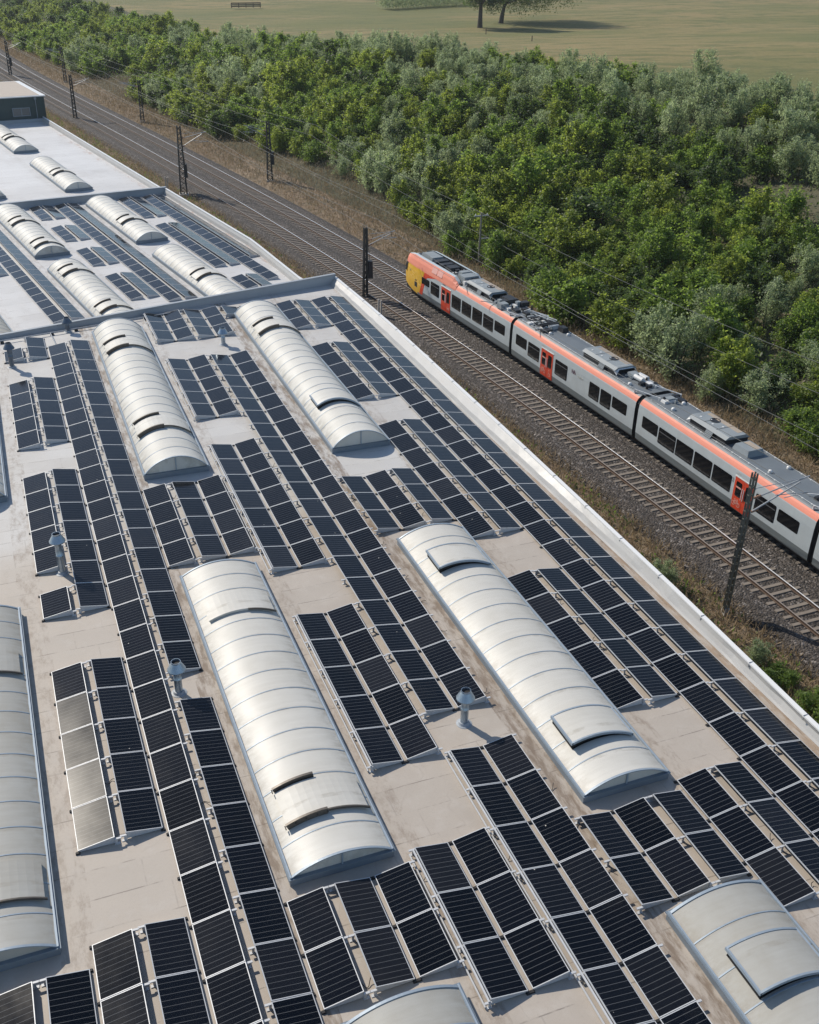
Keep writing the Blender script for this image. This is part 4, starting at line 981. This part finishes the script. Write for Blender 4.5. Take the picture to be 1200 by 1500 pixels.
def wire(label, pts, r=.014, sag=.0, group='overhead wires above the tracks'):
    m = MB(); P_ = []
    for a, b in zip(pts, pts[1:]):
        a = Vector(a); b = Vector(b); n = 10
        for k in range(n): u = k/n; p = a.lerp(b, u); p.z -= sag*4*u*(1-u); P_.append(p)
    P_.append(Vector(pts[-1]))
    for a, b in zip(P_, P_[1:]): m.tube(a, b, r, n=5, caps=False)
    o = m.build('overhead_wire', 'wire'); tag(o, label, 'wire', group)
sup = [-80, -31, 19, 62.5, 115, 168, 220]
for off, nm in ((0, 'empty track'), (FAR, 'train')):
    wire('contact wire hanging above the %s' % nm, [(*trk(y, off+(.2 if i % 2 else -.2)), ZR+5.45) for i, y in enumerate(sup)])
    wire('sagging carrier wire high above the %s' % nm, [(*trk(y, off), ZR+6.45) for y in sup], .014, .75)
wire('upper feeder wire running past the wooden pole', [(50, -60, 0.6), (48.5, -20, -.4), (43.9, 24.4, -.75), (40, 66, .6), (30, 113, .3), (19, 168, .3)], .016, .5)
wire('lower feeder wire running past the wooden pole', [(49, -60, -.9), (47.6, -20, -1.9), (44.2, 24.4, -2.9), (39.4, 66, -.6), (29.5, 113, -.5), (18.5, 168, -.5)], .016, .5)

# ------------------------------------------------------------------ vegetation
def quads(pts, nrm, lng, sz, asp, name, mat):
    """one leaf-shaped quad (kite) per point"""
    n = len(pts); a = lng/np.linalg.norm(lng, axis=1, keepdims=True); b = np.cross(nrm, a); b /= (np.linalg.norm(b, axis=1, keepdims=True)+1e-9)
    s = sz[:, None]
    v = np.stack([pts-a*s*.5, pts+b*s*asp*.5+a*s*.05, pts+a*s*.5, pts-b*s*asp*.5+a*s*.05], 1).reshape(-1, 3)
    return v
def leaf_mesh(name, V, mats, extra=None):
    me = bpy.data.meshes.new(name); n = len(V)//4
    me.vertices.add(len(V)); me.vertices.foreach_set('co', V.astype(np.float32).ravel())
    me.loops.add(4*n); me.loops.foreach_set('vertex_index', np.arange(4*n, dtype=np.int32))
    me.polygons.add(n); me.polygons.foreach_set('loop_start', np.arange(0, 4*n, 4, dtype=np.int32))
    me.materials.append(M[mats]); me.update(calc_edges=True); me.validate(); return me
def unit(n): v = rng.normal(size=(n, 3)); return v/np.linalg.norm(v, axis=1, keepdims=True)
def shrub_proto(kind, n_leaf, h, rad, seed):
    """several upright leafy shoots, each with sprays of leaves round it; returns crown mesh and trunk mesh"""
    r_ = np.random.default_rng(seed); V = []; tm = MB()
    if kind == 'silver': nst = r_.integers(7, 11)
    else: nst = r_.integers(5, 8)
    for k in range(nst):
        a = r_.uniform(0, 2*np.pi); q_ = rad*math.sqrt(r_.uniform(0, 1))*.72
        bx, by = q_*math.cos(a), q_*math.sin(a); top = h*r_.uniform(.68, 1.0)*(1-.25*(q_/rad)**2)
        foot = (bx*.25, by*.25, -.3); tm.tube(foot, (bx*.8, by*.8, top*.55), .06, .03, 6); tm.tube((bx*.8, by*.8, top*.55), (bx, by, top*.95), .03, .01, 5)
        nsp = int(26*(1.0 if kind == 'silver' else 1.25)); per = max(6, n_leaf//(nst*nsp))
        for j in range(nsp):
            u = r_.uniform(.08, 1.0)
            w_ = (rad*.42 if kind == 'silver' else rad*.62)*math.sin(math.pi*min(.97, .18+.80*u))**.7
            if u > .85: w_ *= .55
            an = r_.uniform(0, 2*np.pi); ln = w_*r_.uniform(.55, 1.1)
            c0 = np.array([bx*(.6+.4*u), by*(.6+.4*u), top*u]); dr = np.array([math.cos(an), math.sin(an), r_.uniform(.15, .8) if kind == 'silver' else r_.uniform(-.15, .35)])
            tt = r_.uniform(.15, 1.0, size=(per, 1)); sp = .10+.10*tt
            p = c0+dr*ln*tt+r_.normal(size=(per, 3))*sp*(1.0 if kind == 'silver' else 1.25)*.9
            lng = dr*.8+r_.normal(size=(per, 3))*.6+np.array([0, 0, .25 if kind == 'silver' else -.15])
            nr = r_.normal(size=(per, 3))*.6+np.array([0, 0, 1.0])+dr*.3
            sz = r_.uniform(.16, .30, per) if kind == 'silver' else r_.uniform(.20, .36, per)
            V.append(quads(p, nr, lng, sz, .42 if kind == 'silver' else .55, '', ''))
    V = np.concatenate(V); mat = {'silver': 'leafs', 'green': 'leafg', 'dark': 'leafd', 'yellow': 'leafy'}[kind]
    V[:, 2] = np.maximum(V[:, 2], -.25)
    return leaf_mesh('crown', V, mat), tm.mesh('trunk', 'bark')
PROTO = {'green': [shrub_proto('green', 4200, 4.5, 2.5, 20+i) for i in range(6)], 'silver': [shrub_proto('silver', 4200, 4.8, 2.2, 40+i) for i in range(6)], 'dark': [shrub_proto('dark', 4200, 3.9, 2.4, 60+i) for i in range(4)], 'yellow': [shrub_proto('yellow', 4200, 4.4, 2.4, 80+i) for i in range(5)]}
def cam_px(p):
    d = Vector(p)-CAM; zf = d.dot(_f); return (600+FPX*d.dot(_r)/zf, 750-FPX*d.dot(_u)/zf) if zf > 1 else (9e9, 9e9)
from mathutils import noise as mnoise
cand = []; rs = random.Random(5); taken = {}
def free(p, r):
    gx, gy = int(p[0]//4), int(p[1]//4)
    for i in (-1, 0, 1):
        for j in (-1, 0, 1):
            for q_ in taken.get((gx+i, gy+j), ()):
                if (q_[0]-p[0])**2+(q_[1]-p[1])**2 < ((r+q_[2])*.5)**2: return False
    taken.setdefault((gx, gy), []).append((p[0], p[1], r)); return True
tries = 0
def lowd(y): return interp([(-60, 8.0), (-15, 8.2), (2, 7.8), (20, 7.6), (35, 9.6), (50, 12.0), (71, 12.5), (89, 10.2), (118, 8.6), (135, 10), (148, 14), (160, 9), (170, 9), (208, 7), (300, 7)], y)
def upd(y): return interp([(-60, 50), (40, 49), (70, 47), (100, 46), (120, 43), (150, 42), (200, 44), (300, 44)], y)
while tries < 120000 and len(cand) < 1500:
    tries += 1
    y = -45+385*rs.random()**1.35; d = rs.uniform(lowd(y), upd(y))
    cl = mnoise.noise(Vector((y*.055, d*.11, 3.1)))
    if 12 < d < 44 and cl < (-.44 if y < 30 else -.36): continue                      # clearings with dry reeds
    if 132 < y < 158 and d < 20+12*mnoise.noise(Vector((y*.1, 1, 0))) : continue
    if 13 < y < 27 and d < 9.3: continue
    p = trk(y, FAR+d)
    u, v = cam_px((p.x, p.y, gz_d(y, d)+3))
    if not (-60 < u < 1270 and -80 < v < 1000): continue
    size = (rs.uniform(.50, .92)+.28*max(0, mnoise.noise(Vector((y*.09, d*.13, 5.5))))+(.3 if rs.random() < .06 else 0))*(1.0 if y < 90 else 1.15)
    if d > upd(y)-3: size *= .85
    if not free((p.x, p.y), 2.55*size): continue
    sil = .14+.62*sm((d-24)/20)+.75*mnoise.noise(Vector((y*.03, d*.05, 9.0)))
    kind = 'silver' if rs.random() < sil else rs.choice(['dark', 'green', 'green', 'yellow', 'yellow'] if d < 30 else ['dark', 'dark', 'green', 'green', 'yellow'])
    cand.append((y, d, p.x, p.y, size, kind))
cand.sort(key=lambda c: (c[2]-CAM.x)**2+(c[3]-CAM.y)**2)
LAB = {'green': ('shrub_tree', 'bright green bushy young tree on the railway embankment', 'tree', 'bright green young trees on the embankment'),
       'silver': ('willow_shrub', 'grey-green upright willow shrub on the railway embankment', 'shrub', 'grey-green willow shrubs on the embankment'),
       'dark': ('dark_shrub', 'dark green rounded shrub on the railway embankment', 'shrub', 'dark green shrubs on the embankment')}
LAB['yellow'] = ('locust_shrub', 'yellow-green feathery young tree on the railway embankment', 'tree', 'yellow-green young trees on the embankment')
cnt = {'green': 0, 'silver': 0, 'dark': 0, 'yellow': 0}
for (y, d, x, yy, size, kind) in cand:
    if cnt[kind] >= 295: continue
    cnt[kind] += 1
    cm, tm_ = random.choice(PROTO[kind]); n_, l_, c_, g_ = LAB[kind]
    z = gz_d(y, d)-.15
    o = link(n_, None, None, (x, yy, z), random.uniform(0, 6.28)); tag(o, l_, c_, g_)
    o.scale = (size*random.uniform(.95, 1.3), size*random.uniform(.95, 1.3), size*random.uniform(.8, 1.15))
    link('crown', cm, o)
    if (x-CAM.x)**2+(yy-CAM.y)**2 < 130**2: link('trunk', tm_, o)

# low brush and undergrowth filling the slope (uncountable)
def scatter_leaves(name, N, dfun, zr, size, asp, mat, up=.6, label='', clump=.0, yr=(-50, 330), ypow=1.6):
    r_ = np.random.default_rng(hash(name) % 1000 if False else len(name)*7+N % 97)
    yv = yr[0]+(yr[1]-yr[0])*r_.random(N)**ypow; P_ = np.zeros((N, 3)); keep = np.ones(N, bool)
    for i in range(N):
        y = yv[i]; lo, hi = dfun(y); d = r_.uniform(lo, hi)
        if clump and mnoise.noise(Vector((y*.35, d*.6, clump))) < -.02 and r_.random() < .75: keep[i] = False; continue
        p = trk(y, FAR+d); P_[i] = (p.x, p.y, gz_d(y, d))
        u, v = cam_px(P_[i])
        if not (-40 < u < 1240 and -40 < v < 1540): keep[i] = False
    P_ = P_[keep]; n = len(P_)
    hgt = r_.random(n)**1.5*zr; P_[:, 2] += hgt
    lng = r_.normal(size=(n, 3))*.6; lng[:, 2] = np.abs(lng[:, 2])+up; nr = r_.normal(size=(n, 3)); sz = r_.uniform(size*.6, size*1.4, n)
    V = quads(P_, nr, lng, sz, asp, '', ''); me = leaf_mesh(name, V, mat); o = link(name, me); tag(o, label, kind='stuff'); return o
scatter_leaves('undergrowth', 130000, lambda y: (lowd(y)+.3, upd(y)), 1.5, .36, .45, 'leafd', .3, 'low green undergrowth between the embankment shrubs', 2.2)
scatter_leaves('dry_brush', 60000, lambda y: (lowd(y)-.5, upd(y)+1), .8, .42, .22, 'leafb', .7, 'grey-brown dry brush in the clearings of the embankment', 7.7)
scatter_leaves('dry_grass', 90000, lambda y: (3.2, lowd(y)+1.5), .45, .40, .14, 'straw', .9, 'dry straw-coloured grass on the verge beyond the tracks', 0)
scatter_leaves('brown_brush', 45000, lambda y: (4.6, lowd(y)+2.5), .95, .42, .16, 'leafb', .8, 'brown dead brush between the tracks and the shrubs', 4.4)
scatter_leaves('trackside_grass', 60000, lambda y: (-FAR-6.6 if y < 40 else -FAR-7, -FAR-2.25), .45, .38, .13, 'straw', .9, 'dry grass strip between the hall wall and the ballast', 0, (-50, 190))
scatter_leaves('trackside_weeds', 14000, lambda y: (-FAR-6.2, -FAR-2.7), .40, .28, .35, 'leafd', .6, 'low green weeds in the strip beside the hall', 1.3, (-50, 190))
for (x, y, s, k, l) in ((29.6, -27.8, .42, 'silver', 'rounded grey-green shrub beside the pale lattice mast'), (30.0, -34.8, .36, 'silver', 'small grey-green shrub at the hall wall beyond the mast'), (30.1, -36.3, .34, 'green', 'small bright green shrub against the hall wall'), (30.3, -38.6, .42, 'green', 'green weedy shrub at the right edge beside the parapet')):
    o = link('trackside_shrub', None, None, (x, y, -6.1), random.uniform(0, 6)); tag(o, l, 'shrub', 'shrubs beside the hall wall'); o.scale = (s*1.1, s*1.1, s*.8)
    cm, tm_ = PROTO[k][1]; link('crown', cm, o); link('trunk', tm_, o)

# old trees, hedge and fence on the field
def big_tree(label, x, y, h, rad, th, seed, lean=0, off=(0, 0)):
    z = gz(x, y); t = thing('field_tree', label, 'tree', (x, y, z), 0, 'old trees on the field'); r_ = np.random.default_rng(seed)
    m = MB(); m.tube((0, 0, -.3), (lean*.3, 0, th*.5), .75, .55, 12); m.tube((lean*.3, 0, th*.5), (lean, 0, th+1), .55, .42, 12)
    V = []
    for k in range(9):
        a = r_.uniform(0, 6.28); e = np.array([lean+rad*.7*math.cos(a), rad*.7*math.sin(a), th+(h-th)*r_.uniform(.25, .8)]); m.tube((lean, 0, th+.6), tuple(e), .22, .06, 7)
    m.build('trunk', 'bark', t)
    N = 52000; nc = 110; cs = unit(nc)*np.array([rad, rad, (h-th)*.5])*r_.uniform(.45, .95, (nc, 1))+np.array([lean+off[0], off[1], (h+th)*.5])
    ci = r_.integers(0, nc, N); p = cs[ci]+unit(N)*(r_.random((N, 1))**.4)*rad*.30
    V = quads(p, r_.normal(size=(N, 3))+np.array([0, 0, .5]), r_.normal(size=(N, 3)), r_.uniform(.28, .5, N), .5, '', '')
    link('crown', leaf_mesh('crown', V, 'leafd'), t)
big_tree('old dark tree on the field, thick upright trunk', 126.5, 203.4, 20, 8.5, 4.6, 1)
big_tree('old dark tree on the field with a leaning trunk and wide crown', 138.2, 215, 19, 15, 3.9, 2, .9, (8, 2))
hd = link('field_hedge', None, None, (141, 276, gz(141, 276))); tag(hd, 'grey-green hedge at the top edge beside the old trees', 'hedge')
N = 16000; r_ = np.random.default_rng(9); p = np.stack([r_.uniform(-17, 17, N), r_.normal(0, 2.0, N), r_.random(N)**.7*3.6], 1)
V = quads(p, r_.normal(size=(N, 3)), r_.normal(size=(N, 3)), r_.uniform(.25, .5, N), .45, '', ''); link('foliage', leaf_mesh('foliage', V, 'leafs'), hd); hd.rotation_euler = (0, 0, R(12))
fn = thing('field_fence', 'dark wooden rail fence on the field at the top edge', 'fence', (85, 286.5, gz(85, 286.5)), R(8)); m = MB()
for k in range(5): o = MB(); o.box(-5+2.4*k, -4.8+2.4*k, -.1, .1, -.2, 1.3); o.build('post', 'bark', fn)
for z in (.1, .55, 1.0): m.box(-5, 4.8, -.2, -.1, z, z+.3)
m.build('rail', 'bark', fn)
for x_, y_ in ((117.7, 181.1), (111, 144.8)):
    m = MB(); m.tbox(-.08, .08, -.08, .08, -.3, 1.3, .01); o = m.build('fence_post', 'bark', None, (x_, y_, gz(x_, y_))); tag(o, 'lone thin wooden post on the field below the old trees' if x_ > 112 else 'lone thin wooden post on the field right of the old trees', 'post')

# ------------------------------------------------------------------ air
q = NT("haze_air"); q.t.nodes.remove(q.b); v = q.t.nodes.new('ShaderNodeVolumePrincipled'); v.inputs['Color'].default_value = (.82, .88, .95, 1); v.inputs['Density'].default_value = .00014
v.inputs['Anisotropy'].default_value = .3; q.t.links.new(v.outputs[0], q.out.inputs['Volume']); M['haze'] = q.m
m = MB(); m.box(-900, 2600, -200, 3300, -12, 60); hz = m.build('haze', 'haze'); tag(hz, 'thin pale haze in the air over the valley', kind='stuff')
sc.cycles.volume_step_rate = 10; sc.cycles.volume_max_steps = 64
